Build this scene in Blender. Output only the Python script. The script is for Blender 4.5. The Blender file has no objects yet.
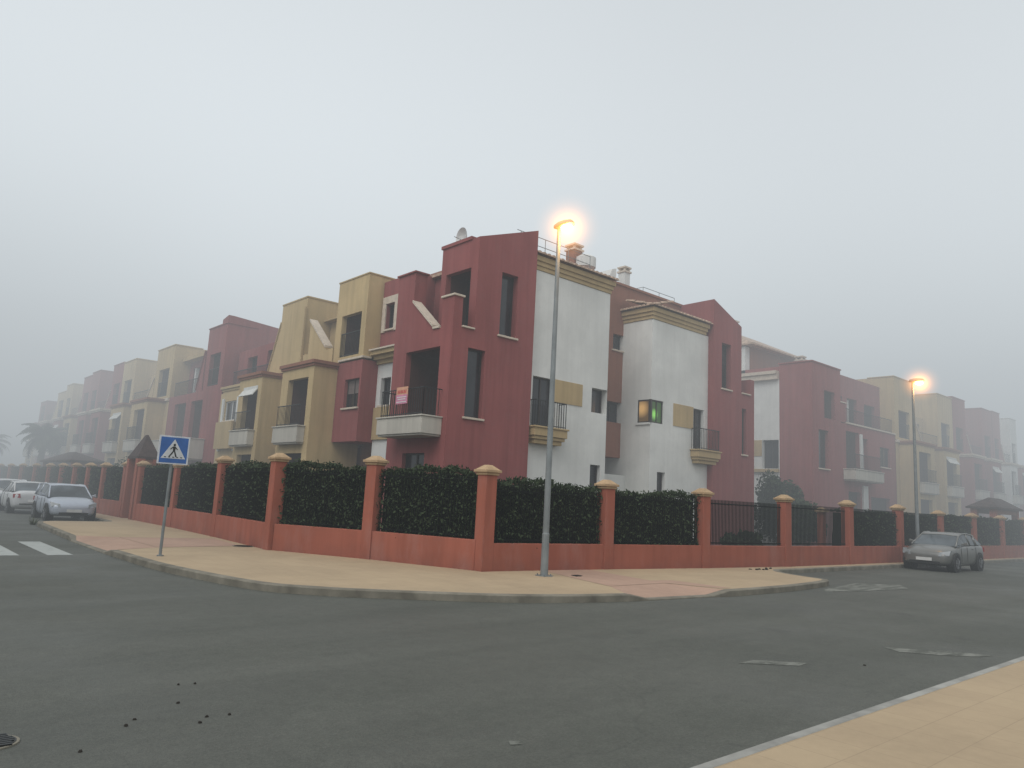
import bpy, bmesh, math, random
from mathutils import Vector, Matrix
random.seed(7)
R = math.radians
scene = bpy.context.scene
COL = scene.collection

# ------------------------------------------------------------------ materials
def new_mat(name):
    m = bpy.data.materials.new(name); m.use_nodes = True
    nt = m.node_tree; nt.nodes.clear()
    out = nt.nodes.new('ShaderNodeOutputMaterial')
    b = nt.nodes.new('ShaderNodeBsdfPrincipled')
    nt.links.new(b.outputs[0], out.inputs[0])
    return m, nt, b
def noise(nt, vec, scale, detail=4, rough=.55):
    n = nt.nodes.new('ShaderNodeTexNoise'); n.inputs['Scale'].default_value = scale
    n.inputs['Detail'].default_value = detail; n.inputs['Roughness'].default_value = rough
    nt.links.new(vec, n.inputs['Vector']); return n.outputs['Fac']
def mapping(nt, vec, sc):
    m = nt.nodes.new('ShaderNodeMapping'); m.inputs['Scale'].default_value = sc
    nt.links.new(vec, m.inputs['Vector']); return m.outputs[0]
def maprange(nt, v, a, b, c, d):
    m = nt.nodes.new('ShaderNodeMapRange'); nt.links.new(v, m.inputs[0])
    for i, x in enumerate((a, b, c, d)): m.inputs[i+1].default_value = x
    return m.outputs[0]
def mix(nt, f, a, b, mode='MIX'):
    m = nt.nodes.new('ShaderNodeMix'); m.data_type = 'RGBA'; m.blend_type = mode
    if hasattr(f, 'links') or hasattr(f, 'node'): nt.links.new(f, m.inputs[0])
    else: m.inputs[0].default_value = f
    for s, i in ((a, 6), (b, 7)):
        if isinstance(s, tuple): m.inputs[i].default_value = (*s, 1) if len(s) == 3 else s
        else: nt.links.new(s, m.inputs[i])
    return m.outputs[2]
def math_(nt, op, a, b=None):
    m = nt.nodes.new('ShaderNodeMath'); m.operation = op
    for i, s in enumerate((a, b)):
        if s is None: continue
        if isinstance(s, (int, float)): m.inputs[i].default_value = s
        else: nt.links.new(s, m.inputs[i])
    return m.outputs[0]
def bump(nt, b, h, s, d=.01):
    n = nt.nodes.new('ShaderNodeBump'); n.inputs['Strength'].default_value = s; n.inputs['Distance'].default_value = d
    nt.links.new(h, n.inputs['Height']); nt.links.new(n.outputs[0], b.inputs['Normal'])
def pos(nt):
    return nt.nodes.new('ShaderNodeNewGeometry').outputs['Position']
def sc3(c, k): return tuple(min(1, x*k) for x in c)

def stucco(name, c, streak=.25, dirt=.0):
    m, nt, b = new_mat(name); p = pos(nt)
    big = maprange(nt, noise(nt, p, .5, 5), .3, .7, 0, 1)
    col = mix(nt, big, sc3(c, .88), sc3(c, 1.1))
    st = maprange(nt, noise(nt, mapping(nt, p, (2.2, 2.2, .13)), 1.6, 5, .65), .42, .72, 0, 1)
    col = mix(nt, math_(nt, 'MULTIPLY', st, streak), col, sc3(c, .45))
    blot = maprange(nt, noise(nt, p, 1.9, 7, .7), .5, .72, 0, .5)
    col = mix(nt, blot, col, tuple(x*.8+.03 for x in c))
    if dirt:
        z = nt.nodes.new('ShaderNodeSeparateXYZ'); nt.links.new(p, z.inputs[0])
        low = maprange(nt, z.outputs[2], .12, .5, 1, 0)
        low = math_(nt, 'MULTIPLY', low, maprange(nt, noise(nt, p, 1.8, 4), .3, .7, 0, dirt))
        col = mix(nt, low, col, tuple(x*.4+.03 for x in c))
        top = maprange(nt, noise(nt, mapping(nt, p, (1., 1., .35)), 1.1, 6, .7), .52, .66, 0, .35)
        col = mix(nt, top, col, tuple(x*.75+.1 for x in c))
    nt.links.new(col, b.inputs['Base Color']); b.inputs['Roughness'].default_value = .93
    b.inputs['Specular IOR Level'].default_value = .2
    bump(nt, b, noise(nt, p, 45, 3), .35, .01)
    return m
def plain(name, c, rough=.6, metal=0, var=.12, scale=6, spec=.4):
    m, nt, b = new_mat(name); p = pos(nt)
    f = maprange(nt, noise(nt, p, scale, 4), .3, .7, 0, 1)
    nt.links.new(mix(nt, f, sc3(c, 1-var), sc3(c, 1+var)), b.inputs['Base Color'])
    b.inputs['Roughness'].default_value = rough; b.inputs['Metallic'].default_value = metal
    b.inputs['Specular IOR Level'].default_value = spec
    return m
def emis(name, c, s):
    m = bpy.data.materials.new(name); m.use_nodes = True; nt = m.node_tree; nt.nodes.clear()
    o = nt.nodes.new('ShaderNodeOutputMaterial'); e = nt.nodes.new('ShaderNodeEmission')
    e.inputs[0].default_value = (*c, 1); e.inputs[1].default_value = s
    nt.links.new(e.outputs[0], o.inputs[0]); return m

M = {}
M['red'] = stucco('maroon_stucco', (.27, .088, .083), .35)
M['yellow'] = stucco('ochre_stucco', (.50, .375, .20), .3)
M['yellow2'] = stucco('trim_ochre', (.45, .335, .18), .3)
M['white'] = stucco('white_stucco', (.66, .66, .63), .13)
M['brown'] = stucco('brown_stucco', (.27, .125, .085), .25)
M['recess'] = stucco('shaded_loggia_plaster', (.085, .045, .04), .2)  # shade of the deep loggias put into the plaster colour
M['orange'] = stucco('terracotta_wall', (.33, .108, .072), .35, .6)
M['cap'] = stucco('cream_cap', (.44, .31, .185), .5)
M['coping'] = plain('coping_stone', (.55, .47, .38), .8)
M['balcony'] = stucco('balcony_render', (.50, .47, .41), .35)
M['tile'] = plain('clay_tile', (.42, .30, .22), .85, 0, .35, 5)
M['dark_tile'] = plain('dark_clay_tile', (.055, .035, .032), .85, 0, .35, 5)
M['frame'] = plain('window_frame_bronze', (.035, .028, .026), .45)
M['wframe'] = plain('window_frame_white', (.6, .6, .58), .5)
M['shutter'] = plain('roller_shutter', (.16, .13, .12), .6)
M['iron'] = plain('painted_iron', (.018, .02, .02), .5)
M['rail'] = plain('dull_railing_paint', (.010, .012, .011), .95, 0, .2, 6, .08)
M['galv'] = plain('galvanised_steel', (.21, .23, .235), .5, .25, .15, 3)
M['alu'] = plain('aluminium', (.4, .41, .42), .4, .6)
M['rubber'] = plain('tyre_rubber', (.018, .018, .019), .8)
M['rim'] = plain('wheel_alloy', (.16, .165, .17), .45, .5)
M['litter'] = plain('dry_litter', (.02, .016, .012), .9)
M['trunk'] = plain('bark', (.10, .075, .05), .95, 0, .4, 8)
M['awning'] = plain('awning_canvas', (.6, .6, .57), .85)
M['curtain'] = plain('curtain', (.5, .48, .44), .9)

def glass(name, c, rough=.12):
    m, nt, b = new_mat(name); p = pos(nt)
    nt.links.new(mix(nt, maprange(nt, noise(nt, p, .9, 2), .35, .65, 0, 1), sc3(c, .5), sc3(c, 1.6)), b.inputs['Base Color'])
    b.inputs['Roughness'].default_value = rough; b.inputs['Specular IOR Level'].default_value = .5
    return m
M['glass'] = glass('dark_glass', (.022, .022, .025))
M['carglass'] = glass('car_glass', (.075, .09, .10), .08)
def carpaint(name, c, metal=.3):
    m, nt, b = new_mat(name); p = pos(nt)
    f = maprange(nt, noise(nt, p, 3, 4), .3, .7, 0, 1)
    nt.links.new(mix(nt, f, sc3(c, .9), c), b.inputs['Base Color'])
    b.inputs['Metallic'].default_value = metal; b.inputs['Roughness'].default_value = .38
    b.inputs['Coat Weight'].default_value = .6; b.inputs['Coat Roughness'].default_value = .12
    return m

# asphalt
def asphalt():
    m, nt, b = new_mat('asphalt'); p = pos(nt)
    f = maprange(nt, noise(nt, p, .16, 5, .6), .35, .65, 0, 1)
    c = mix(nt, f, (.066, .071, .058), (.086, .090, .075))
    # long tyre-polished lanes along the right hand street
    ln = maprange(nt, noise(nt, mapping(nt, p, (.05, .9, 1)), 1, 3), .45, .62, 0, .32)
    c = mix(nt, ln, c, (.108, .111, .094))
    st = maprange(nt, noise(nt, mapping(nt, p, (.3, .5, 1)), 1.4, 6, .7), .56, .7, 0, .4)
    c = mix(nt, st, c, (.060, .064, .056))
    pv = nt.nodes.new('ShaderNodeTexVoronoi'); pv.feature = 'F1'; pv.distance = 'CHEBYCHEV'; pv.inputs['Scale'].default_value = .11; nt.links.new(p, pv.inputs['Vector'])
    sp = nt.nodes.new('ShaderNodeSeparateColor'); nt.links.new(pv.outputs['Color'], sp.inputs[0])
    c = mix(nt, maprange(nt, sp.outputs[0], .55, .56, 0, .16), c, (.060, .063, .055))
    c = mix(nt, maprange(nt, noise(nt, p, 1.1, 3, .4), .68, .76, 0, .4), c, (.045, .047, .042))
    g = maprange(nt, noise(nt, p, 38, 4, .85), .25, .75, .6, 1.4)
    g = math_(nt, 'MULTIPLY', g, maprange(nt, noise(nt, p, 7, 5, .8), .3, .7, .84, 1.16))
    g = math_(nt, 'MULTIPLY', g, maprange(nt, noise(nt, mapping(nt, p, (.6, 1.5, 1)), .9, 6, .7), .35, .7, 1.04, .93))
    mul = nt.nodes.new('ShaderNodeVectorMath'); mul.operation = 'SCALE'
    nt.links.new(c, mul.inputs[0]); nt.links.new(g, mul.inputs['Scale'])
    # hairline sealed cracks
    v = nt.nodes.new('ShaderNodeTexVoronoi'); v.feature = 'DISTANCE_TO_EDGE'; v.inputs['Scale'].default_value = .16
    wob = nt.nodes.new('ShaderNodeVectorMath'); wob.operation = 'ADD'
    nn = nt.nodes.new('ShaderNodeTexNoise'); nn.inputs['Scale'].default_value = .8; nn.inputs['Detail'].default_value = 6
    nt.links.new(p, nn.inputs['Vector'])
    nt.links.new(p, wob.inputs[0]); nt.links.new(nn.outputs['Color'], wob.inputs[1]); nt.links.new(wob.outputs[0], v.inputs['Vector'])
    cr = maprange(nt, v.outputs['Distance'], .0, .003, .3, 0)
    nt.links.new(mix(nt, cr, mul.outputs[0], (.04, .043, .038)), b.inputs['Base Color'])
    nt.links.new(maprange(nt, noise(nt, p, .4, 4), .3, .7, .55, .85), b.inputs['Roughness'])
    bump(nt, b, noise(nt, p, 70, 3, .7), .5, .012)
    return m
M['asphalt'] = asphalt()
def paving(name, c1, c2, s=2.5):
    m, nt, b = new_mat(name); p = pos(nt)
    br = nt.nodes.new('ShaderNodeTexBrick'); nt.links.new(p, br.inputs['Vector'])
    br.offset = 0; br.inputs['Scale'].default_value = s
    br.inputs['Brick Width'].default_value = 1; br.inputs['Row Height'].default_value = 1
    br.inputs['Mortar Size'].default_value = .012; br.inputs['Mortar Smooth'].default_value = .5
    br.inputs['Color1'].default_value = (*c1, 1); br.inputs['Color2'].default_value = (*c2, 1)
    br.inputs['Mortar'].default_value = (*sc3(c1, .80), 1)
    f = maprange(nt, noise(nt, p, .55, 6, .65), .42, .72, 0, .55)
    c = mix(nt, f, br.outputs['Color'], sc3(c1, .66))
    g = maprange(nt, noise(nt, p, 9, 5, .7), .3, .75, 0, .3)
    c = mix(nt, g, c, sc3(c2, 1.2))
    nt.links.new(c, b.inputs['Base Color']); b.inputs['Roughness'].default_value = .88
    bump(nt, b, noise(nt, p, 60, 3), .3, .008)
    return m
M['paving'] = paving('sand_paving', (.385, .29, .185), (.41, .312, .198))
M['pink'] = paving('pink_paving', (.37, .245, .18), (.40, .265, .195), 5)
M['kerb'] = plain('kerb_stone', (.18, .165, .13), .9, 0, .35, 2.5)
M['kerb2'] = plain('pale_kerb_stone', (.30, .295, .27), .9, 0, .3, 2.5)
M['soil'] = plain('garden_soil', (.07, .065, .04), .95, 0, .4, 2)
M['ground'] = plain('dry_ground', (.16, .14, .11), .95, 0, .25, .05)
def worn_paint():
    m, nt, b = new_mat('worn_road_paint'); p = pos(nt)
    f = maprange(nt, noise(nt, mapping(nt, p, (.55, 1.6, 1)), 2.6, 7, .75), .40, .56, 0, 1)
    nt.links.new(mix(nt, f, (.19, .195, .17), (.076, .081, .067)), b.inputs['Base Color']); b.inputs['Roughness'].default_value = .85
    return m
M['worn'] = worn_paint()
def zebra_paint():
    m, nt, b = new_mat('zebra_paint'); p = pos(nt)
    f = maprange(nt, noise(nt, p, 3.5, 6, .75), .5, .72, 0, .7)
    nt.links.new(mix(nt, f, (.36, .38, .36), (.16, .17, .155)), b.inputs['Base Color']); b.inputs['Roughness'].default_value = .8
    return m
M['zebra'] = zebra_paint()
def foliage(name, a, b_, sc=3.):
    m, nt, b = new_mat(name); p = pos(nt)
    f = maprange(nt, noise(nt, p, sc, 3), .35, .65, 0, 1)
    f2 = maprange(nt, noise(nt, p, 23, 2), .4, .7, 0, .6)
    c = mix(nt, f, a, b_); c = mix(nt, f2, c, sc3(b_, 1.7))
    nt.links.new(c, b.inputs['Base Color']); b.inputs['Roughness'].default_value = .75
    b.inputs['Specular IOR Level'].default_value = .2
    return m
M['hedge'] = foliage('hedge_leaves', (.015, .027, .012), (.036, .052, .024))
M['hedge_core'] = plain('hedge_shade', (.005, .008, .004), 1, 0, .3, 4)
M['palm'] = foliage('palm_leaves', (.03, .045, .025), (.06, .075, .045))
M['shrub'] = foliage('shrub_leaves', (.035, .05, .02), (.08, .09, .045))

# ------------------------------------------------------------------ mesh builder
class MB:
    def __init__(s): s.v = []; s.f = []
    def quad(s, *p):
        n = len(s.v); s.v += [tuple(q) for q in p]; s.f.append(tuple(range(n, n+len(p))))
    def box(s, x0, x1, y0, y1, z0, z1):
        n = len(s.v)
        for z in (z0, z1):
            for (x, y) in ((x0, y0), (x1, y0), (x1, y1), (x0, y1)): s.v.append((x, y, z))
        for q in ((3,2,1,0),(4,5,6,7),(0,1,5,4),(1,2,6,5),(2,3,7,6),(3,0,4,7)): s.f.append(tuple(n+i for i in q))
    def hull(s, bottom, top):
        n = len(s.v); k = len(bottom); s.v += [tuple(p) for p in bottom]+[tuple(p) for p in top]
        s.f.append(tuple(range(n+k-1, n-1, -1))); s.f.append(tuple(range(n+k, n+2*k)))
        for i in range(k):
            j = (i+1) % k; s.f.append((n+i, n+j, n+k+j, n+k+i))
    def ring_loft(s, rings, close=True, caps=True):
        n = len(s.v); k = len(rings[0])
        for r in rings: s.v += [tuple(p) for p in r]
        for a in range(len(rings)-1):
            for i in range(k if close else k-1):
                j = (i+1) % k; s.f.append((n+a*k+i, n+a*k+j, n+(a+1)*k+j, n+(a+1)*k+i))
        if caps:
            s.f.append(tuple(n+i for i in range(k-1, -1, -1))); s.f.append(tuple(n+(len(rings)-1)*k+i for i in range(k)))
    def tube(s, pts, rad, k=10):
        pts = [Vector(p) for p in pts]
        if isinstance(rad, (int, float)): rad = [rad]*len(pts)
        rings = []
        for i, p in enumerate(pts):
            d = (pts[min(i+1, len(pts)-1)]-pts[max(i-1, 0)]).normalized()
            a = Vector((0, 0, 1)) if abs(d.z) < .9 else Vector((1, 0, 0))
            u = d.cross(a).normalized(); w = d.cross(u).normalized()
            rings.append([p+(u*math.cos(t)+w*math.sin(t))*rad[i] for t in [2*math.pi*j/k for j in range(k)]])
        s.ring_loft(rings)
    def cyl(s, c, axis, r, h, k=20):
        c = Vector(c); a = Vector(axis).normalized(); s.tube([c-a*h/2, c+a*h/2], r, k)

def link(o, parent=None):
    COL.objects.link(o)
    if parent is not None:
        o.parent = parent
    return o
def world_base(o):
    b = Vector((0, 0, 0))
    while o is not None: b += o.location; o = o.parent
    return b
def obj(name, mb, mat, parent=None, base=None, smooth=False, label=None, bevel=0, swap=None):
    """link the collected shapes as ONE mesh object; vertices are given in world coordinates"""
    vs = mb.v
    if swap: vs = [swap(p) for p in vs]
    off = world_base(parent) if parent is not None else Vector(base or (0, 0, 0))
    me = bpy.data.meshes.new(name)
    me.from_pydata([(p[0]-off.x, p[1]-off.y, p[2]-off.z) for p in vs], [], mb.f)
    bm = bmesh.new(); bm.from_mesh(me)
    bmesh.ops.recalc_face_normals(bm, faces=bm.faces[:]); bm.to_mesh(me); bm.free()
    if smooth:
        for q in me.polygons: q.use_smooth = True
    me.materials.append(M[mat] if isinstance(mat, str) else mat)
    o = bpy.data.objects.new(name, me)
    if parent is None: o.location = off
    link(o, parent)
    if label: o['label'] = label
    if bevel:
        b = o.modifiers.new('Bevel', 'BEVEL'); b.width = bevel; b.segments = 2; b.limit_method = 'ANGLE'
    return o
def thing(name, label, cat, loc, group=None):
    o = bpy.data.objects.new(name, None); o.location = loc; COL.objects.link(o)
    o['label'] = label; o['category'] = cat
    if group: o['group'] = group
    o.empty_display_size = .2
    return o
def tag(o, label, cat, group=None):
    o['label'] = label; o['category'] = cat
    if group: o['group'] = group
    return o
def struct(name, mb, mat, **k):
    o = obj(name, mb, mat, **k); o['kind'] = 'structure'; return o
def copy_tree(o, parent=None):
    c = o.copy(); COL.objects.link(c); c.parent = parent
    for ch in [x for x in o.children]: copy_tree(ch, c)
    return c

# ------------------------------------------------------------------ setting: ground, road, pavements
g = MB(); g.quad((-900, -900, -.02), (900, -900, -.02), (900, 900, -.02), (-900, 900, -.02)); struct('ground', g, 'ground')
g = MB(); g.quad((-120, -60, 0), (260, -60, 0), (260, 11.4, 0), (-120, 11.4, 0))
g.quad((-120, 11.4, 0), (8.2, 11.4, 0), (8.2, 260, 0), (-120, 260, 0)); struct('road', g, 'asphalt')

def catmull(P, n=6):
    out = []
    for i in range(len(P)-1):
        p0, p1, p2, p3 = P[max(i-1, 0)], P[i], P[i+1], P[min(i+2, len(P)-1)]
        for j in range(n):
            t = j/n
            out.append(tuple(.5*((2*b)+(-a+c)*t+(2*a-5*b+4*c-d)*t*t+(-a+3*b-3*c+d)*t**3) for a, b, c, d in zip(p0, p1, p2, p3)))
    return out+[tuple(P[-1])]
LOW = .035
K1 = [(7.75, 250, .13), (7.75, 32.0, .13)]
K2 = catmull([(7.6, 31.5, .13), (6.6, 31.35, .13), (5.7, 31.2, .13), (5.15, 30.4, .13), (4.99, 27.9, .13)], 4)
K3 = [(4.8, 23.6, .13), (4.75, 23.0, LOW), (4.70, 19.5, LOW), (4.71, 18.9, .13)]
K4 = catmull([(4.74, 17.0, .13), (4.85, 15.2, .13), (5.35, 12.55, .13), (6.0, 11.55, .13), (6.8, 10.86, .13), (8.5, 9.72, .13), (9.9, 9.18, .13), (11.0, 8.93, .13)], 5)
K5 = [(11.5, 8.86, LOW), (13.3, 8.70, LOW), (13.8, 8.62, .13)]
K6 = catmull([(14.3, 8.6, .13), (16, 8.62, .13), (17.6, 8.75, .13), (18.7, 8.92, .13), (19.15, 9.15, .13), (19.3, 9.6, .13), (19.7, 10.6, .13), (20.4, 11.15, .13), (21.2, 11.2, .13)], 4)
K7 = [(250, 11.2, .13)]
KERB = K1+K2+K3+K4+K5+K6+K7
def kerb(name, line, mat, w=.16):
    mb = MB(); n = len(line); inner = []
    for i in range(n):
        a = Vector(line[max(i-1, 0)][:2]); b = Vector(line[min(i+1, n-1)][:2]); d = (b-a).normalized()
        nn = Vector((-d.y, d.x)); inner.append((line[i][0]+nn.x*w, line[i][1]+nn.y*w, line[i][2]))
    rings = []
    for (x, y, z), (u, v, _) in zip(line, inner):
        bx, by = (x*.88+u*.12, y*.88+v*.12)
        rings.append([(x, y, -.1), (x, y, z-.02), (bx, by, z), (u, v, z), (u, v, -.1)])
    mb.ring_loft(rings)
    return struct(name, mb, mat), inner
_, INNER = kerb('kerb', KERB, 'kerb')
# pavement sheet inside the kerb, notched at the two dropped ramps
def poly_sheet(name, pts, z, mat, thick=.2):
    bm = bmesh.new(); vs = [bm.verts.new((p[0], p[1], z)) for p in pts]
    f = bm.faces.new(vs); f.normal_update(); bmesh.ops.triangulate(bm, faces=[f], ngon_method='EAR_CLIP')
    me = bpy.data.meshes.new(name); bm.to_mesh(me); bm.free()
    me.materials.append(M[mat]); o = bpy.data.objects.new(name, me); COL.objects.link(o); o['kind'] = 'structure'; return o
ins = []
for (x, y, z) in INNER:
    if z == LOW:
        if x < 6: ins.append((5.9, y))
        else: ins.append((x+.1, 9.95))
    else: ins.append((x, y))
pts = ins+[(250, 11.95), (21.9, 11.95), (18.2, 12.3), (14.6, 12.75), (10.95, 13.1), (9.75, 16.0), (8.5, 18.7), (8.95, 23.4), (9.15, 28.6), (9.15, 250)]
poly_sheet('pavement', pts, .128, 'paving')
mb = MB()
mb.quad((4.86, 23.0, LOW), (4.86, 19.5, LOW), (5.9, 19.5, .128), (5.9, 23.0, .128))
mb.quad((4.86, 23.0, LOW), (4.93, 23.6, .128), (5.9, 23.0, .128)); mb.quad((4.86, 19.5, LOW), (4.86, 18.95, .128), (5.9, 19.5, .128))
mb.quad((11.52, 9.02, LOW), (13.3, 8.86, LOW), (13.4, 9.95, .128), (11.6, 9.95, .128))
mb.quad((11.52, 9.02, LOW), (11.02, 9.09, .128), (11.6, 9.95, .128)); mb.quad((13.3, 8.86, LOW), (13.8, 8.78, .128), (13.4, 9.95, .128))
struct('dropped_kerb_ramp', mb, 'pink')
mb = MB()
mb.quad((5.9, 23.0, .133), (5.9, 19.5, .133), (8.1, 19.9, .133), (8.4, 22.6, .133))
mb.quad((11.6, 9.95, .133), (13.4, 9.95, .133), (13.9, 12.6, .133), (12.4, 12.75, .133))
mb.quad((13.4, 9.98, .133), (13.9, 8.9, .133), (14.2, 8.85, .133), (14.1, 10.3, .133), (13.5, 10.4, .133))
struct('pink_pavement_strip', mb, 'pink')
# near pavement at the lower right
NEAR = [(-60, 2.9, .13), (-3, 2.9, .13), (250, 2.9, .13)]
mb = MB(); mb.box(-60, 250, 2.81, 2.9, -.1, .127); struct('near_kerb', mb, 'kerb2', bevel=.015)
mb = MB(); mb.quad((-60, -60, .123), (250, -60, .123), (250, 2.81, .123), (-60, 2.81, .123)); struct('near_pavement', mb, 'paving')
# garden ground behind the wall
mb = MB(); mb.quad((10.95, 13.1, .10), (14.6, 12.75, .10), (18.2, 12.3, .10), (21.9, 11.95, .10), (250, 11.95, .10), (250, 250, .10), (9.15, 250, .10), (9.15, 28.6, .10), (8.95, 23.4, .10), (8.5, 18.7, .10), (9.75, 16, .10))
struct('garden_ground', mb, 'soil')
# zebra crossing
mb = MB()
for k in range(8):
    x1 = 4.02-k*1.02; mb.quad((x1-.5, 19.1, .004), (x1, 19.1, .004), (x1, 23.0, .004), (x1-.5, 23.0, .004))
struct('zebra_crossing', mb, 'zebra')
# worn paint patches
mb = MB()
for poly in ([(17.3, 8.3), (18.2, 8.0), (20.6, 7.7), (21.6, 8.3), (20.4, 9.0), (18.9, 8.72), (17.6, 8.52)],
             [(10.7, 4.15), (11.0, 3.75), (11.45, 3.42), (11.75, 3.35), (11.5, 3.75), (11.1, 4.15), (10.85, 4.4)],
             [(7.95, 4.85), (8.5, 4.4), (8.75, 4.42), (8.3, 4.85)],
             [(3.78, 4.12), (3.86, 4.08), (3.9, 4.14), (3.83, 4.19)]):
    mb.quad(*[(x, y, .004) for x, y in poly])
struct('worn_road_marking', mb, 'worn')

# manhole covers
def manhole(x, y, z, r, label):
    t = thing('manhole_cover', label, 'manhole cover', (x, y, z))
    mb = MB(); mb.cyl((x, y, z+.003), (0, 0, 1), r, .012, 28); obj('rim', mb, 'kerb', t)
    mb = MB(); mb.cyl((x, y, z+.006), (0, 0, 1), r*.88, .014, 28)
    for i in range(-3, 4):
        w = math.sqrt(max(.01, (r*.8)**2-(i*r*.24)**2)); mb.box(x-w, x+w, y+i*r*.24-.012, y+i*r*.24+.012, z+.012, z+.02)
    obj('lid', mb, 'iron', t)
manhole(.93, 5.95, 0, .16, 'round iron manhole cover in the asphalt at the lower left')
manhole(8.15, 20.4-.6, .128, .28, 'round iron cover in the sand paving below the terracotta wall')
manhole(12.35, 11.55, .133, .1, 'small dark iron cover in the pink paving beside the lamp post')
# litter on the road
for i, (x, y) in enumerate([(2.38, 6.85), (2.51, 6.82), (2.17, 5.71), (2.26, 5.83), (2.42, 5.8), (1.81, 6.02), (1.35, 5.5), (1.72, 5.9), (2.2, 6.3), (9.3, 4.0)]):
    mb = MB(); n = 7; a0 = random.random()*6
    ring = [(x+math.cos(a0+k*2*math.pi/n)*(.010+.010*random.random()), y+math.sin(a0+k*2*math.pi/n)*(.010+.010*random.random())) for k in range(n)]
    mb.hull([(a, b, .001) for a, b in ring], [(x+(a-x)*.6, y+(b-y)*.6, .010+.006*random.random()) for a, b in ring])
    o = obj('litter_scrap', mb, 'litter', base=(x, y, 0))
    if i == 9: tag(o, 'single dark scrap of litter on the asphalt near the lower right kerb', 'litter')
    else: tag(o, 'tiny dark scrap of dry litter on the asphalt at lower left', 'litter', 'dark scraps scattered on the road')

for i in range(9):
    x, y = 19.6+random.random()*1.3-.35, 11.25+random.random()*.3
    mb = MB(); n = 6; a0 = random.random()*6
    ring = [(x+math.cos(a0+k*2*math.pi/n)*(.03+.04*random.random()), y+math.sin(a0+k*2*math.pi/n)*(.03+.03*random.random())) for k in range(n)]
    mb.hull([(a, b, .1285) for a, b in ring], [(x+(a-x)*.7, y+(b-y)*.7, .14+.03*random.random()) for a, b in ring])
    tag(obj('dry_leaf', mb, 'litter', base=(x, y, .128)), 'dark dry leaf lying on the sand paving by the end of the parking bay', 'leaf', 'dry leaves gathered at the kerb corner')
# ------------------------------------------------------------------ fence: wall, pillars, iron panels, hedges
PR = [(14.57, 12.70, 2.33), (18.18, 12.25, 2.30), (22.1, 11.9, 2.30), (26.4, 11.85, 2.3), (30.8, 11.85, 2.3), (35.1, 11.85, 2.2), (39.3, 11.85, 2.2), (43.5, 11.85, 2.2), (47.6, 11.85, 2.2), (52, 11.85, 2.2), (57, 11.85, 2.2), (62, 11.85, 2.2), (68, 11.85, 2.2), (74, 11.85, 2.2)]
PL = [(9.75, 16.05, 2.60), (8.45, 18.75, 2.60), (8.80, 23.5, 2.60), (9.0, 28.3, 2.45), (9.0, 32.8, 2.5), (9.0, 35.0, 2.5), (9.0, 38.7, 2.45), (9.0, 41.7, 2.45), (9.0, 44.7, 2.45), (9.0, 48, 2.45), (9.0, 51.6, 2.45), (9.0, 56, 2.45), (9.0, 61, 2.45), (9.0, 66, 2.45), (9.0, 71, 2.45), (9.0, 77, 2.45), (9.0, 84, 2.45)]
C0 = (10.85, 13.02, 2.45)
ords = ['first', 'second', 'third', 'fourth', 'fifth', 'sixth', 'seventh', 'eighth', 'ninth', 'tenth', 'eleventh', 'twelfth', 'thirteenth', 'fourteenth', 'fifteenth', 'sixteenth', 'seventeenth', 'eighteenth']
def pillar(x, y, h, label, ang=0):
    t = thing('fence_pillar', label, 'pillar', (x, y, .12), 'capped terracotta pillars along the pavement')
    w = .16
    mb = MB(); mb.box(-w, w, -w, w, .05, h-.2)
    c, s = math.cos(ang), math.sin(ang)
    def rot(m): m.v = [(x+p[0]*c-p[1]*s, y+p[0]*s+p[1]*c, p[2]) for p in m.v]
    rot(mb); obj('shaft', mb, 'orange', t, bevel=.012)
    mb = MB(); mb.box(-w-.03, w+.03, -w-.03, w+.03, h-.2, h-.14); mb.box(-w-.07, w+.07, -w-.07, w+.07, h-.14, h-.08)
    def sq(r, z): return [(-r, -r, z), (r, -r, z), (r, r, z), (-r, r, z)]
    mb.hull(sq(w+.05, h-.08), sq(.07, h+.03))
    rot(mb); obj('cap', mb, 'cap', t, bevel=.008)
pillar(*C0, 'tall terracotta pillar at the bend of the wall, in front of the maroon corner tower', 0)
for i, (x, y, h) in enumerate(PR): pillar(x, y, h, f'{ords[i]} capped terracotta pillar to the right of the corner pillar', -.08 if i < 3 else 0)
for i, (x, y, h) in enumerate(PL):
    l = f'{ords[i]} capped terracotta pillar to the left of the corner pillar'
    if i == 4: l = 'terracotta pillar on the near side of the roofed entrance gate'
    if i == 5: l = 'terracotta pillar on the far side of the roofed entrance gate'
    pillar(x, y, h, l, .3 if i < 1 else 0)

def wall_seg(mb, p, q, z1, w=.13):
    a, b = Vector(p[:2]), Vector(q[:2]); d = (b-a).normalized(); n = Vector((-d.y, d.x))*w
    a2, b2 = a+d*.15, b-d*.15
    r = [a2-n, b2-n, b2+n, a2+n]
    mb.hull([(v.x, v.y, .05) for v in r], [(v.x, v.y, z1) for v in r])
HW = .74
def low_wall(chain, label, hw):
    mb = MB()
    for p, q in zip(chain[:-1], chain[1:]): wall_seg(mb, p, q, hw)
    o = obj('boundary_wall', mb, 'orange', base=(chain[0][0], chain[0][1], .1), bevel=.012); tag(o, label, 'wall')
low_wall([C0]+PR, 'low terracotta boundary wall running right from the corner pillar', HW)
low_wall([C0]+PL[:5], 'low terracotta boundary wall between the corner pillar and the roofed gate', HW+.06)
low_wall(PL[5:], 'terracotta boundary wall beyond the roofed gate towards the misty distance', HW+.06)

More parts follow.
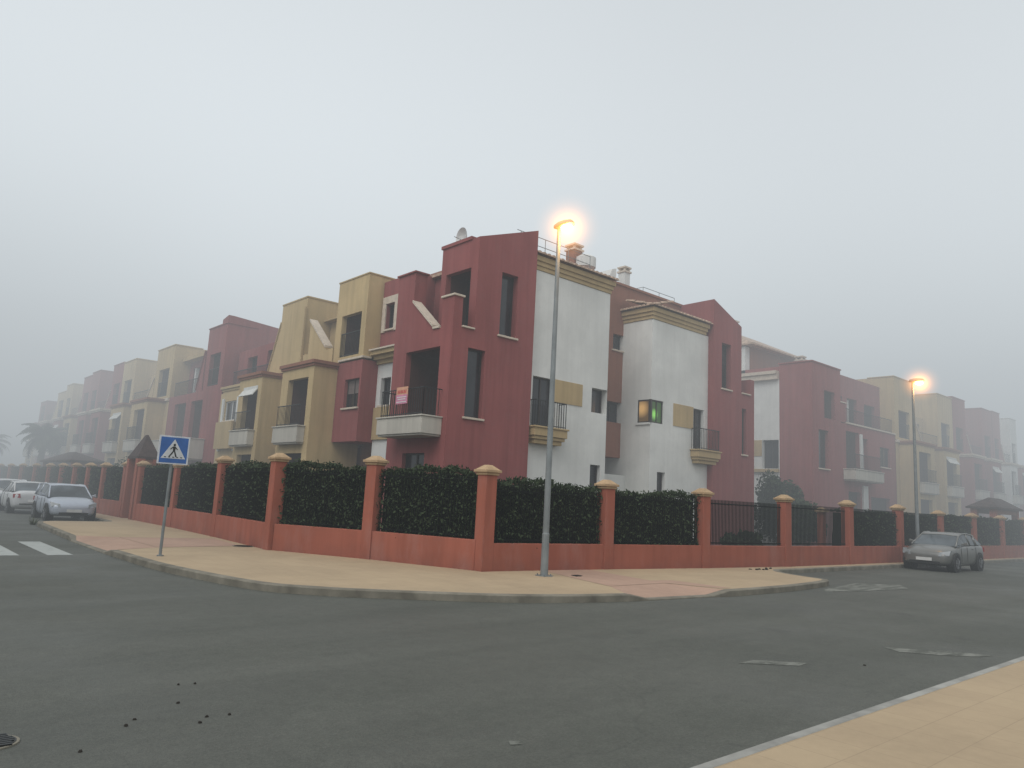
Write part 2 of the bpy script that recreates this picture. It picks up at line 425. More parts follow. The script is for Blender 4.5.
def panel(p, q, z0, z1, label, fine=True, step_f=False):
    a, b = Vector(p[:2]), Vector(q[:2]); L = (b-a).length; d = (b-a)/L
    t = thing('railing_panel', label, 'railing', (a.x, a.y, z0), 'dark iron railing panels between the pillars')
    mb = MB(); s = .2; n = Vector((-d.y, d.x))
    def bx(u0, u1, w, za, zb):
        c = [a+d*u0-n*w, a+d*u1-n*w, a+d*u1+n*w, a+d*u0+n*w]; mb.hull([(v.x, v.y, za) for v in c], [(v.x, v.y, zb) for v in c])
    step = (.065 if step_f else .085) if fine else .3
    u = s+.05
    while u < L-s: bx(u-.009, u+.009, .009, z0+.02, z1+.05); u += step
    obj('bars', mb, 'rail', t)
    for zz in (z0+.07, z1-.06):
        mb = MB(); bx(s, L-s, .016, zz-.016, zz+.016); obj('rail', mb, 'rail', t)
def hedge(p, q, z0, z1, label, n, side=1, thick=.55, mat='hedge', ls=.055, setb=.12):
    a, b = Vector(p[:2]), Vector(q[:2]); L = (b-a).length; d = (b-a)/L; nn = Vector((d.y, -d.x))
    if side < 0: nn = -nn
    t = thing('hedge', label, 'hedge', (a.x, a.y, .1), 'dark clipped hedges behind the railings')
    core = MB()
    def pt(u, w, z): v = a+d*u+nn*w; return (v.x, v.y, z)
    segs = max(3, int(L/.4)); rings = []
    for i in range(segs+1):
        u = .15+(L-.3)*i/segs; hh = z1-.12+random.uniform(-.05, .05)
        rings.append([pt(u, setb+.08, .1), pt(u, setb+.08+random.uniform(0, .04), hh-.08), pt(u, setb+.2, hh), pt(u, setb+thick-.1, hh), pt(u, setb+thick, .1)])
    core.ring_loft(rings); obj('branches', core, 'hedge_core', t)  # solid near-black core in place of twigs, inner shade put into its colour
    mb = MB(); rnd = random.random
    for k in range(n):
        u = .05+rnd()*(L-.1); hz = z1+.02+.06*math.sin(u*2.1+a.x)+.04*math.sin(u*7.3+a.y)
        if rnd() < .78:
            z = z0-.15+rnd()*(hz-z0+.15); w = setb-.02+random.gauss(0, .055) - (.07 if rnd() < .3 else 0)
        else:
            z = hz-.12+abs(random.gauss(0, .05)); w = setb-.05+rnd()*thick
        c = Vector(pt(u, w, z)); s = ls*random.uniform(.5, 1.25)
        e1 = Vector((random.gauss(0, 1), random.gauss(0, 1), random.gauss(0, 1))).normalized()
        e2 = e1.cross(Vector((random.gauss(0, 1), random.gauss(0, 1), random.gauss(0, 1)))).normalized()
        mb.quad(c-e1*s, c+e2*s*.42, c+e1*s, c-e2*s*.42)
    obj('leaves', mb, mat, t)
bays_r = [C0]+PR
for i, (p, q) in enumerate(zip(bays_r[:-1], bays_r[1:])):
    near = f'the {ords[i-1]} and {ords[i]} pillars right of the corner' if i else 'the corner pillar and the lamp post'
    panel(p, q, HW, 1.98 if i < 3 else 2.0, f'dark iron railing between {near}', i < 8, i == 2)
    if i in (2, 3): continue   # bays in front of the maroon tower: no hedge
    zt = [2.18, 2.12, 2.12, 0, 1.95, 1.95, 2.0, 2.0][i] if i < 8 else 2.0
    if i == 2: zt = 2.1
    hedge(p, q, HW, zt, f'dark green clipped hedge between {near}', [6500, 6000, 5500, 0, 4200, 3500, 3000, 2500][i] if i < 8 else 1400, -1, mat='hedge', ls=.055 if i < 6 else .09)
bays_l = [C0]+PL
for i, (p, q) in enumerate(zip(bays_l[:-1], bays_l[1:])):
    if i == 5: continue   # the gate
    near = f'the {ords[i-1]} and {ords[i]} pillars left of the corner' if i else 'the corner pillar and its left neighbour, below the corner balcony'
    panel(p, q, HW+.06, 2.2, f'dark iron railing between {near}', i < 8)
    hedge(p, q, HW+.06, 2.36 if i < 5 else 2.2, f'dark green clipped hedge between {near}', [6500, 6500, 6500, 5500, 3500, 0, 2600, 2200][i] if i < 8 else 1200, 1, mat='hedge', ls=.055 if i < 5 else .09)

# ------------------------------------------------------------------ building toolkit
# u = depth axis (facade at u=14 for the left row), v = axis along the facade. swap() maps (u,v) to world x,y.
def SWAP(dv, du=0):          # right-hand row: facade along world X at Y = 19
    return lambda p: (p[1]-19+dv, p[0]-14+19+du, p[2])
class Bld:
    def __init__(s, label, base, swap=None, group=None):
        s.swap = swap; b = swap(base) if swap else base
        s.t = thing('apartment_building', label, 'apartment building', b, group); s.walls = {}; s.rooms = []
    def w(s, m):
        if m not in s.walls: s.walls[m] = MB()
        return s.walls[m]
    def part(s, name, mb, mat, parent=None, **k):
        return obj(name, mb, mat, parent or s.t, swap=s.swap, **k)
    def face(s, mat, axis, p, a0, a1, z0, z1, ops):
        """facade sheet with real openings, reveals and backs. axis 'u': faces -u at u=p, a = v; axis 'v': faces -v at v=p, a = u"""
        mb = s.w(mat)
        def P(a, z, d=0): return (p+d, a, z) if axis == 'u' else (a, p+d, z)
        A = sorted({a0, a1, *[min(max(x, a0), a1) for o in ops for x in o[:2]]}); Z = sorted({z0, z1, *[min(max(x, z0), z1) for o in ops for x in o[2:4]]})
        for i in range(len(A)-1):
            for j in range(len(Z)-1):
                ca, cz = (A[i]+A[i+1])/2, (Z[j]+Z[j+1])/2
                if any(o[0] < ca < o[1] and o[2] < cz < o[3] for o in ops): continue
                mb.quad(P(A[i], Z[j]), P(A[i+1], Z[j]), P(A[i+1], Z[j+1]), P(A[i], Z[j+1]))
        for o in ops:
            b0, b1, c0, c1, d = o[:5]
            def sleeve(m, e0, e1):
                m.quad(P(b0, c0, e0), P(b1, c0, e0), P(b1, c0, e1), P(b0, c0, e1)); m.quad(P(b0, c1, e0), P(b1, c1, e0), P(b1, c1, e1), P(b0, c1, e1))
                m.quad(P(b0, c0, e0), P(b0, c1, e0), P(b0, c1, e1), P(b0, c0, e1)); m.quad(P(b1, c0, e0), P(b1, c1, e0), P(b1, c1, e1), P(b1, c0, e1))
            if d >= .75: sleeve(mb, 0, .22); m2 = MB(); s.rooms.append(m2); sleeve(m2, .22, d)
            else: sleeve(mb, 0, d); m2 = mb
            m2.quad(P(b0, c0, d), P(b1, c0, d), P(b1, c1, d), P(b0, c1, d))
    def block(s, mat, u0, u1, v0, v1, z0, z1, fu=(), fv=()):
        mb = s.w(mat)
        s.face(mat, 'u', u0, v0, v1, z0, z1, list(fu)); s.face(mat, 'v', v0, u0, u1, z0, z1, list(fv))
        mb.quad((u1, v0, z0), (u1, v1, z0), (u1, v1, z1), (u1, v0, z1)); mb.quad((u0, v1, z0), (u1, v1, z0), (u1, v1, z1), (u0, v1, z1))
        mb.quad((u0, v0, z1), (u1, v0, z1), (u1, v1, z1), (u0, v1, z1)); mb.quad((u0, v0, z0), (u1, v0, z0), (u1, v1, z0), (u0, v1, z0))
    def done(s, labels={}):
        for m, mb in s.walls.items():
            obj('wall', mb, m, s.t, swap=s.swap, label=labels.get(m))
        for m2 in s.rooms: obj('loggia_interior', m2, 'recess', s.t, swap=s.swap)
    def bar(s, mb, axis, p, a0, a1, z0, z1, d0, d1):
        if axis == 'u': mb.box(p+d0, p+d1, a0, a1, z0, z1)
        else: mb.box(a0, a1, p+d0, p+d1, z0, z1)
    def window(s, axis, p, a0, a1, z0, z1, d=.16, mull=1, mat='frame', sill=True, shutter=0., pane='glass', trans=False):
        """window set back d inside its opening: frame > pane (> shutter), sill below"""
        f = MB(); e = .003; t = .05
        s.bar(f, axis, p, a0+e, a0+t, z0+e, z1-e, d-.05, d+.03); s.bar(f, axis, p, a1-t, a1-e, z0+e, z1-e, d-.05, d+.03)
        s.bar(f, axis, p, a0+t, a1-t, z0+e, z0+t, d-.05, d+.03); s.bar(f, axis, p, a0+t, a1-t, z1-t, z1-e, d-.05, d+.03)
        for k in range(mull):
            c = a0+(a1-a0)*(k+1)/(mull+1); s.bar(f, axis, p, c-.03, c+.03, z0+t, z1-t, d-.04, d+.02)
        w = s.part('window', f, mat)
        g = MB(); s.bar(g, axis, p, a0+t, a1-t, z0+t, z1-t, d-.004, d+.004); s.part('pane', g, pane, w)
        if shutter:
            g = MB(); zz = z1-(z1-z0)*shutter; n = max(2, int((z1-zz)/.06)); h = (z1-t-zz)/n
            for k in range(n): s.bar(g, axis, p, a0+t+.002, a1-t-.002, zz+k*h+.004, zz+(k+1)*h, d-.03, d-.012)
            s.part('shutter', g, 'shutter', w)
        if sill:
            g = MB(); s.bar(g, axis, p, a0-.08, a1+.08, z0-.07, z0-.003, -.07, .05); s.part('sill', g, 'coping', w, bevel=.006)
        return w
    def rail(s, axis, p, a0, a1, z0, z1, d=-.02, step=.12, parent=None, ends=()):
        mb = MB(); s.bar(mb, axis, p, a0, a1, z1-.03, z1, d-.02, d+.02); s.bar(mb, axis, p, a0, a1, z0+.05, z0+.08, d-.012, d+.012)
        a = a0
        while a <= a1+.001: s.bar(mb, axis, p, a-.008, a+.008, z0, z1-.02, d-.008, d+.008); a += step
        for (aa, dl) in ends:   # return railing
            oth = 'v' if axis == 'u' else 'u'
            if axis == 'u':
                mb.box(p+d, p+dl, aa-.02, aa+.02, z1-.03, z1); x = p+d
                while x < p+dl: mb.box(x-.008, x+.008, aa-.008, aa+.008, z0, z1-.02); x += step
            else:
                mb.box(aa-.02, aa+.02, p+d, p+dl, z1-.03, z1); x = p+d
                while x < p+dl: mb.box(aa-.008, aa+.008, x-.008, x+.008, z0, z1-.02); x += step
        return s.part('railing', mb, 'iron', parent)
    def coping(s, u0, u1, v0, v1, z, t=.07, mat='coping', over=.05):
        mb = MB(); mb.box(u0-over, u1+over, v0-over, v1+over, z, z+t); return s.part('coping', mb, mat, bevel=.01)
    def slant(s, mat, u, w, v0, z0, v1, z1, zb, cop='coping'):
        """wall piece with a sloping top from (v0,z0) to (v1,z1), bottom zb"""
        mb = s.w(mat)
        mb.hull([(u, v0, zb), (u+w, v0, zb), (u+w, v1, zb), (u, v1, zb)], [(u, v0, z0), (u+w, v0, z0), (u+w, v1, z1), (u, v1, z1)])
        c = MB(); c.hull([(u-.06, v0, z0+.003), (u+w+.06, v0, z0+.003), (u+w+.06, v1, z1+.003), (u-.06, v1, z1+.003)], [(u-.06, v0, z0+.09), (u+w+.06, v0, z0+.09), (u+w+.06, v1, z1+.09), (u-.06, v1, z1+.09)])
        s.part('coping', c, cop)
    def balcony(s, axis, p, a0, a1, z0, z1, proj, mat='balcony', rz=None, mould=False):
        mb = MB()
        if mould:
            s.bar(mb, axis, p, a0, a1, z1-.28, z1, -proj, -.003); s.bar(mb, axis, p, a0+.06, a1-.06, z1-.4, z1-.283, -proj+.06, -.003)
            s.bar(mb, axis, p, a0+.14, a1-.14, z0, z1-.403, -proj+.14, -.003); s.bar(mb, axis, p, a0-.05, a1+.05, z1+.001, z1+.06, -proj-.05, -.003)
        else:
            s.bar(mb, axis, p, a0, a1, z0, z1, -proj, -.003)
            s.bar(mb, axis, p, a0-.04, a1+.04, z1+.001, z1+.05, -proj-.04, -.003)
            s.bar(mb, axis, p, a0+.05, a1-.05, z0-.06, z0-.001, -proj+.05, -.003)
        b = s.part('balcony', mb, mat, bevel=.012)
        if rz: s.rail(axis, p, a0+.05, a1-.05, z1+.05, rz, -proj+.06, parent=b, ends=((a0+.06, -.02), (a1-.06, -.02)))
        return b
    def chimney(s, u, v, z0, z1, w, mat='white', body='chimney'):
        mb = MB(); mb.box(u-w, u+w, v-w, v+w, z0, z1-.3); c = s.part(body, mb, mat)
        mb = MB(); mb.box(u-w-.06, u+w+.06, v-w-.06, v+w+.06, z1-.3, z1-.22)
        for a, b in ((-1, -1), (1, -1), (1, 1), (-1, 1)): mb.box(u+a*w*.75-.05, u+a*w*.75+.05, v+b*w*.75-.05, v+b*w*.75+.05, z1-.219, z1-.081)
        mb.box(u-w-.05, u+w+.05, v-w-.05, v+w+.05, z1-.08, z1); s.part('chimney_cap', mb, 'coping', c)
def tile_eave(b, axis, p, a0, a1, z, depth, rise, step=.24, flip=1):
    """pitched strip of barrel tiles: starts at distance p (low edge) and climbs inward"""
    mb = MB(); a = a0; k = 5
    while a < a1-.01:
        w = min(step, a1-a); prof = []
        for i in range(k+1):
            th = math.pi*i/k; prof.append((a+w/2-math.cos(th)*w*.42, math.sin(th)*w*.38))
        prof = [(a, 0)]+prof+[(a+w, 0)]
        P = lambda aa, d, zz: (p+d, aa, zz) if axis == 'u' else (aa, p+d, zz)
        for j in range(3):
            d0, d1 = depth*j/3, depth*(j+1)/3; z0 = z+rise*j/3+.03; z1 = z+rise*(j+1)/3
            n = len(mb.v); mb.v += [P(x, d0, z0+h) for x, h in prof]+[P(x, d1, z1+h) for x, h in prof]
            m = len(prof)
            for i in range(m-1): mb.f.append((n+i, n+i+1, n+m+i+1, n+m+i))
            if j == 0: mb.f.append(tuple(n+i for i in range(m)))
        a += step
    return b.part('roof_tiles', mb, 'tile')
def cornice(b, u0, u1, v0, v1, z0, z1, mat='yellow2'):
    """stepped eave moulding running round a block"""
    mb = MB(); h = (z1-z0)
    for i, (o, f0, f1) in enumerate(((.04, 0, .3), (.09, .3, .62), (.16, .62, 1))):
        mb.box(u0-o, u1+o, v0-o, v1+o, z0+h*f0+(.001 if i else 0), z0+h*f1)
    return b.part('cornice', mb, mat, bevel=.01)

def tile_roof(b, u0, u1, v0, v1, z, rise, mat='tile'):
    mb = MB(); um = (u0+u1)/2
    k = min((u1-u0), (v1-v0))*.38
    mb.hull([(u0, v0, z), (u1, v0, z), (u1, v1, z), (u0, v1, z)], [(um-.1, v0+k, z+rise), (um+.1, v0+k, z+rise), (um+.1, v1-k, z+rise), (um-.1, v1-k, z+rise)])
    mb.box(u0-.08, u1+.08, v0-.08, v1+.08, z-.1, z-.002)
    b.part('roof', mb, mat)

# ================================================================== corner building
B = Bld('large corner apartment block with maroon towers and white stucco walls behind the lamp post', (14, 19, .1))
# lower maroon body: narrow windows towards the right street, loggia towards the left street
B.block('red', 14.0, 17.6, 19.0, 22.45, .1, 7.25,
        fu=[(19.62, 21.62, 4.22, 6.62, 2.4), (20.1, 21.4, .9, 3.1, .25)],
        fv=[(14.69, 15.42, 4.32, 6.62, .28)])
B.window('v', 19.0, 14.69, 15.42, 4.32, 6.62, .22, 0)
B.window('u', 14.0, 20.1, 21.4, .9, 3.1, .2, 1)
B.window('u', 16.4, 19.66, 21.58, 4.24, 6.6, -.03, 1, sill=False)
# pier, terrace parapets and stepped coping
B.block('red', 14.0, 14.36, 19.0, 19.65, 7.25, 8.25); B.coping(14.0, 14.36, 19.0, 19.65, 8.25)
B.coping(14.36+.06, 14.84, 18.99, 19.25, 7.25, .06); 
c = MB(); c.box(13.95, 14.25, 19.71, 20.08, 7.251, 7.32); B.part('coping', c, 'coping')
B.slant('red', 14.0, .25, 20.08, 7.32, 21.38, 8.38, 7.25)
B.block('red', 14.0, 14.5, 21.38, 22.45, 7.25, 9.5); B.coping(14.0, 14.5, 21.38, 22.45, 9.5, .06, 'red', .06)
# upper tower
B.block('red', 14.9, 17.6, 19.0, 21.1, 7.25, 10.5, fu=[(19.38, 20.8, 7.3, 9.5, 1.0)], fv=[(15.98, 16.74, 7.3, 9.53, .35)])
B.window('v', 19.0, 15.98, 16.74, 7.3, 9.53, .3, 0)
B.window('u', 15.9, 19.42, 20.76, 7.31, 9.48, -.03, 1, sill=False)
m_ = B.w('red'); m_.hull([(14.9, 19.0, 10.5), (17.6, 19.0, 10.5), (17.6, 19.35, 10.5), (14.9, 19.35, 10.5)], [(14.9, 19.0, 10.52), (17.6, 19.0, 11.5), (17.6, 19.35, 11.5), (14.9, 19.35, 10.52)])
m_.hull([(17.3, 19.35, 10.5), (17.6, 19.35, 10.5), (17.6, 24, 10.5), (17.3, 24, 10.5)], [(17.3, 19.35, 11.35), (17.6, 19.35, 11.5), (17.6, 24, 11.5), (17.3, 24, 11.35)])
c = MB(); c.box(14.85, 15.1, 19.4, 21.15, 10.5, 10.62); c.box(15.3, 15.9, 20.0, 21.1, 10.5, 10.78); B.part('parapet', c, 'red')
# body behind the tower
B.block('red', 15.6, 17.6, 21.1, 26, 7.1, 9.8)
# stair wall seen behind the terrace + railing
# satellite dish
c = MB()
import math as _m
rings = []
for j in range(5):
    r = .02+.34*j/4; zz = .10*(j/4)**2
    rings.append([(14.95+.75-.9*zz*2, 20.9+r*_m.cos(t)*.9, 11.13+r*_m.sin(t)) for t in [2*_m.pi*i/16 for i in range(16)]])
c.ring_loft(rings, True, False); dish = B.part('satellite_dish', c, 'wframe', smooth=True)
c = MB(); c.tube([(15.72, 20.9, 10.5), (15.72, 20.9, 11.1)], .025, 8); c.tube([(15.72, 20.9, 11.0), (15.2, 20.9, 11.05)], .012, 6); B.part('dish_mast', c, 'galv', dish)
# corner balcony
b = B.balcony('u', 14.0, 19.25, 21.9, 3.66, 4.2, .8)
B.rail('u', 14.0, 19.33, 21.8, 4.25, 5.15, -.72, .12, parent=b, ends=((19.33, -.02), (21.8, -.02)))
# first white wall
B.block('white', 17.6, 22.0, 19.3, 26.0, .1, 10.15,
        fv=[(17.95, 19.02, 4.4, 6.2, .3), (21.1, 22.0-.001, 5.24, 6.2, .5), (21.15, 21.72, 2.2, 3.22, .25)])
B.window('v', 19.3, 17.95, 19.02, 4.4, 6.2, .2, 1, sill=False)
B.window('v', 19.3, 21.1, 21.95, 5.24, 6.2, .3, 0, sill=False)
B.window('v', 19.3, 21.15, 21.72, 2.2, 3.22, .2, 0, sill=False)
c = MB(); c.box(19.05, 20.55, 19.27, 19.299, 5.38, 6.22); B.part('ochre_panel', c, 'yellow2')
b = B.balcony('v', 19.3, 17.72, 19.38, 3.75, 4.3, .45, 'yellow2', 5.3, True)
cornice(B, 17.85, 22.0, 19.3, 20.4, 10.16, 10.66)
tile_eave(B, 'v', 19.0, 17.62, 22.2, 10.67, 1.2, .32)
c = MB()
for x in (17.9, 19.2, 20.5, 21.8): c.tube([(x, 20.3, 10.9), (x, 20.3, 11.9)], .014, 6)
for z in (11.9, 11.55): c.tube([(17.7, 20.3, z), (21.8, 20.3, z)], .014, 6)
B.part('roof_railing', c, 'galv')
# link wing between the white walls
B.block('brown', 18.0, 29.5, 20.9, 27, 3.75, 11.4, fv=[(22.95, 24.9, 5.25, 6.15, .35), (24.1, 24.9, 8.45, 9.15, .3)])
B.window('v', 20.9, 22.95, 24.9, 5.25, 6.15, .25, 2, sill=False); B.window('v', 20.9, 24.1, 24.9, 8.45, 9.15, .2, 0)
B.block('white', 22.0, 25.0, 23.2, 26, .1, 3.75)
c = MB(); c.box(22.0, 24.9, 20.6, 20.75, .1, 3.0); B.part('screen_wall', c, 'white')
c = MB(); c.box(18.0, 29.6, 20.83, 21.2, 11.4, 11.5); B.part('coping', c, 'brown')
# second white volume with lit corner window
def lit(name, c, cen, rad, s0, s1):
    m, nt, b = new_mat(name); p = pos(nt)
    d = nt.nodes.new('ShaderNodeVectorMath'); d.operation = 'DISTANCE'; nt.links.new(p, d.inputs[0]); d.inputs[1].default_value = cen
    f = maprange(nt, d.outputs['Value'], rad*.25, rad, s1, s0)
    b.inputs['Base Color'].default_value = (*sc3(c, .12), 1); b.inputs['Emission Color'].default_value = (*c, 1)
    nt.links.new(f, b.inputs['Emission Strength']); b.inputs['Roughness'].default_value = .3
    return m
M['lit'] = lit('lamp_lit_curtain', (.85, .50, .18), (24.83, 19.82, 5.85), .42, .06, .55)
M['green'] = lit('green_lit_blind', (.30, .78, .14), (25.14, 19.41, 5.62), .27, .03, .75)
B.block('white', 24.78, 28.95, 19.3, 26.0, .1, 9.7,
        fu=[(19.38, 20.0, 5.24, 6.22, .14)], fv=[(24.85, 25.65, 5.24, 6.22, .5), (27.85, 28.64, 4.4, 6.2, .3), (25.3, 25.85, 2.2, 3.2, .25)])
w = B.window('u', 24.78, 19.38, 20.0, 5.24, 6.22, .07, 0, sill=False, pane='glass')
c = MB(); c.box(24.83, 24.84, 19.43, 19.95, 5.30, 6.16); B.part('lit_curtain', c, 'lit', w)
c = MB(); c.box(24.72, 24.80, 19.30, 20.06, 5.15, 5.237); B.part('sill', c, 'white', w)
w = B.window('v', 19.3, 24.85, 25.65, 5.24, 6.22, .1, 1, sill=False)
c = MB(); c.box(24.90, 25.6, 19.384, 19.389, 5.30, 6.16); B.part('lit_blind', c, 'green', w)
B.window('v', 19.3, 27.85, 28.64, 4.4, 6.2, .2, 1, sill=False)
B.window('v', 19.3, 25.3, 25.85, 2.2, 3.2, .2, 0, sill=False)
c = MB(); c.box(26.35, 27.8, 19.27, 19.299, 5.26, 6.24); B.part('ochre_panel', c, 'yellow2')
B.balcony('v', 19.3, 27.65, 29.35, 3.75, 4.3, .45, 'yellow2', 5.3, True)
cornice(B, 24.78, 28.70, 19.3, 23.0, 9.71, 10.2)
tile_eave(B, 'v', 19.02, 24.5, 28.94, 10.21, 1.6, .45); tile_eave(B, 'u', 24.5, 19.0, 23.2, 10.215, 1.4, .42)
c = MB()
for x, y in ((26.2, 21), (27.4, 21), (28.6, 21), (26.2, 23)): c.tube([(x, y, 10.4), (x, y, 11.75)], .014, 6)
for z in (11.75,): c.tube([(26.2, 23, z), (26.2, 21, z), (28.6, 21, z)], .014, 6)
B.part('roof_railing', c, 'galv')
# right tower
B.block('red', 28.95, 31.3, 19.0, 26, .1, 10.55, fv=[(29.62, 30.38, 7.35, 9.5, .35)])
B.window('v', 19.0, 29.62, 30.38, 7.35, 9.5, .3, 0)
m_ = B.w('red'); m_.hull([(28.95, 19.0, 10.55), (31.3, 19.0, 10.55), (31.3, 19.35, 10.55), (28.95, 19.35, 10.55)], [(28.95, 19.0, 11.45), (31.3, 19.0, 10.57), (31.3, 19.35, 10.57), (28.95, 19.35, 11.45)])
m_.hull([(28.95, 19.35, 10.55), (29.25, 19.35, 10.55), (29.25, 24, 10.55), (28.95, 24, 10.55)], [(28.95, 19.35, 11.45), (29.25, 19.35, 11.35), (29.25, 24, 11.35), (28.95, 24, 11.45)])
B.block('red', 31.3, 32.45, 19.0, 26, .1, 7.3, fv=[(31.36-.001, 31.74, 4.42, 6.6, .3)])
B.window('v', 19.0, 31.36, 31.74, 4.42, 6.6, .2, 0)
B.block('red', 32.1, 32.45, 19.0, 19.5, 7.3, 8.1); B.coping(31.36, 32.03, 18.98, 19.2, 7.3, .06)
c = MB(); c.box(24.755, 24.85, 19.275, 19.38, 5.24, 6.22); B.part('window_post', c, 'frame')
# roof: chimneys and water tank
B.chimney(23.2, 22.6, 11.5, 13.3, .26, 'brown'); B.chimney(27.2, 23, 11.5, 13.35, .2, 'white')
c = MB()
c.tube([(23.45, 22.1, 12.1), (23.45, 22.1, 12.2), (23.45, 22.1, 12.65), (23.45, 22.1, 12.75)], [.3, .46, .46, .3], 16); B.part('water_tank', c, 'white', smooth=False)
c = MB(); c.hull([(25.1, 22.4, 11.5), (25.9, 22.4, 11.5), (25.9, 23.4, 11.5), (25.1, 23.4, 11.5)], [(25.6, 22.4, 12.75), (25.9, 22.4, 12.85), (25.9, 23.4, 12.85), (25.6, 23.4, 12.75)]); B.part('roof_hatch', c, 'white')
# left street: white recess with red attic above
B.block('white', 14.7, 24, 22.45, 24.6, .1, 6.6, fu=[(23.62, 24.3, 5.0, 6.05, .25), (23.3, 24.1, .9, 2.95, .2)])
B.window('u', 14.7, 23.62, 24.3, 5.0, 6.05, .2, 0); B.window('u', 14.7, 23.3, 24.1, .9, 2.95, .15, 0)
c = MB(); c.box(14.62, 14.697, 22.46, 24.58, 3.7, 4.92); B.part('ochre_panel', c, 'yellow2')
c = MB()
for o, a, b_ in ((.1, 6.6, 6.75), (.25, 6.751, 6.9), (.42, 6.901, 7.06)): c.box(14.7-o, 14.9, 22.46, 24.58, a, b_)
B.part('cornice', c, 'yellow2'); c = MB(); c.box(14.2, 14.6, 22.46, 24.58, 7.061, 7.12); B.part('coping', c, 'coping')
B.block('red', 14.7, 24, 22.45, 24.62, 7.06, 9.9, fu=[(23.7, 24.3, 7.95, 8.95, .25)])
B.window('u', 14.7, 23.7, 24.3, 7.95, 8.95, .2, 0)
c = MB(); c.box(14.65, 14.697, 23.45, 23.69, 7.85, 9.25); c.box(14.65, 14.697, 24.31, 24.55, 7.85, 9.25); c.box(14.65, 14.697, 23.69, 24.31, 8.97, 9.25); B.part('window_surround', c, 'coping')
c = MB(); c.box(14.62, 14.699, 22.8, 23.3, 9.3, 9.55); B.part('wall_vent', c, 'brown')
# maroon bay with ochre attic loggia
B.block('red', 14.0, 24, 24.6, 26.5, 3.6, 6.72, fu=[(24.72, 25.82, 4.9, 6.02, .25)])
B.window('u', 14.0, 24.72, 25.82, 4.9, 6.02, .18, 1, shutter=.5)
B.coping(14.0, 14.3, 24.6, 26.42, 6.78, .08)
B.block('brown', 15.4, 24, 24.62, 26.7, .1, 3.59, fu=[(24.9, 25.7, .3, 2.5, .3), (26.0, 26.5, 1.3, 2.5, .2)])
B.window('u', 15.4, 24.9, 25.7, .31, 2.5, .2, 0, sill=False)
B.block('yellow', 14.02, 24, 24.64, 27.0, 6.86, 10.12, fu=[(25.0, 26.55, 6.98, 8.68, 1.4)])
B.rail('u', 14.02, 25.0, 26.55, 6.98, 7.95, .05, .11)
B.window('u', 15.42, 25.2, 26.3, 6.99, 8.6, -.03, 1, sill=False)
B.coping(14.04, 15.5, 24.66, 26.98, 10.12, .06, 'yellow2')
B.block('yellow', 14.0, 14.3, 26.5, 27.0, 6.0, 6.85)
tile_roof(B, 15.5, 20, 21.5, 24.5, 9.95, .7)
B.done({'white': 'white stucco wall', 'red': 'maroon stucco wall', 'brown': 'brown stucco link wall', 'yellow': 'ochre stucco attic wall'})

# ================================================================== terraced wings (left and right rows)
def tower(b, mat, v0, v1, z0, z1, u=14.0, depth=6, log=True, railz=True, opz=(6.98, 8.75)):
    w = v1-v0
    ops = [(v0+w*.2, v1-w*.22, opz[0], opz[1], 1.3)] if log else []
    b.block(mat, u, u+depth, v0, v1, z0, z1, fu=ops)
    b.coping(u+.02, u+1.6, v0+.02, v1-.02, z1, .06, mat, .06)
    if log:
        b.window('u', u+1.3, v0+w*.28, v1-w*.3, opz[0]+.01, opz[1]-.15, -.03, 1, sill=False)
        if railz: b.rail('u', u, v0+w*.2, v1-w*.22, opz[0], opz[0]+.95, .05, .13)
def proj_bay(b, mat, v0, v1, u=13.0, zt=6.62, awn=False, op=(.15, .22), bal=True):
    w = v1-v0; a0, a1 = v0+w*op[0], v1-w*op[1]
    b.block(mat, u, 15.2, v0, v1, .1, zt, fu=[(a0, a1, 4.15, 6.1, 1.0), (a0, a1, .3, 3.1, .9)])
    c = MB(); c.box(u-.12, 14.5, v0-.12, v1+.12, zt+.001, zt+.13); c.box(u-.06, 14.5, v0-.06, v1+.06, zt-.1, zt); b.part('coping', c, 'brown' if mat == 'yellow' else 'coping')
    b.window('u', u+1.0, a0+.15, a1-.1, 4.16, 5.95, -.03, 1, sill=False, mat='wframe' if awn else 'frame')
    b.window('u', u+.9, a0+.1, a1-.1, .31, 2.6, -.03, 1, sill=False)
    if bal:
        q = b.balcony('u', u, a0-.1, a1+.35, 3.5, 4.12, .32); b.rail('u', u, a0-.02, a1+.27, 4.17, 5.0, -.22, .12, parent=q)
    if awn:
        c = MB(); c.hull([(u-.02, a0, 6.0), (u+.03, a0, 6.0), (u+.03, a1, 6.0), (u-.02, a1, 6.0)], [(u-.02, a0, 6.15), (u+.03, a0, 6.15), (u+.03, a1, 6.15), (u-.02, a1, 6.15)])
        c.hull([(u-.25, a0, 5.72), (u-.22, a0, 5.70), (u-.22, a1, 5.70), (u-.25, a1, 5.72)], [(u-.05, a0, 6.0), (u, a0, 6.0), (u, a1, 6.0), (u-.05, a1, 6.0)]); b.part('awning', c, 'awning')
# ochre building next to the corner block (left row)
Y = Bld('ochre apartment building with two projecting balcony bays, left of the corner block', (14, 27, .1))
Y.block('yellow', 14.02, 24, 27.0, 31.6, 3.5, 6.84)
Y.block('brown', 15.4, 24, 26.72, 31.58, .1, 3.49, fu=[(29.6, 30.6, .3, 2.5, .3)])
proj_bay(Y, 'yellow', 26.52, 29.35)
proj_bay(Y, 'yellow', 31.4, 33.9, awn=True)
c = MB(); c.box(13.98, 14.25, 29.5, 29.75, 3.3, 6.6); Y.part('downpipe', c, 'awning')
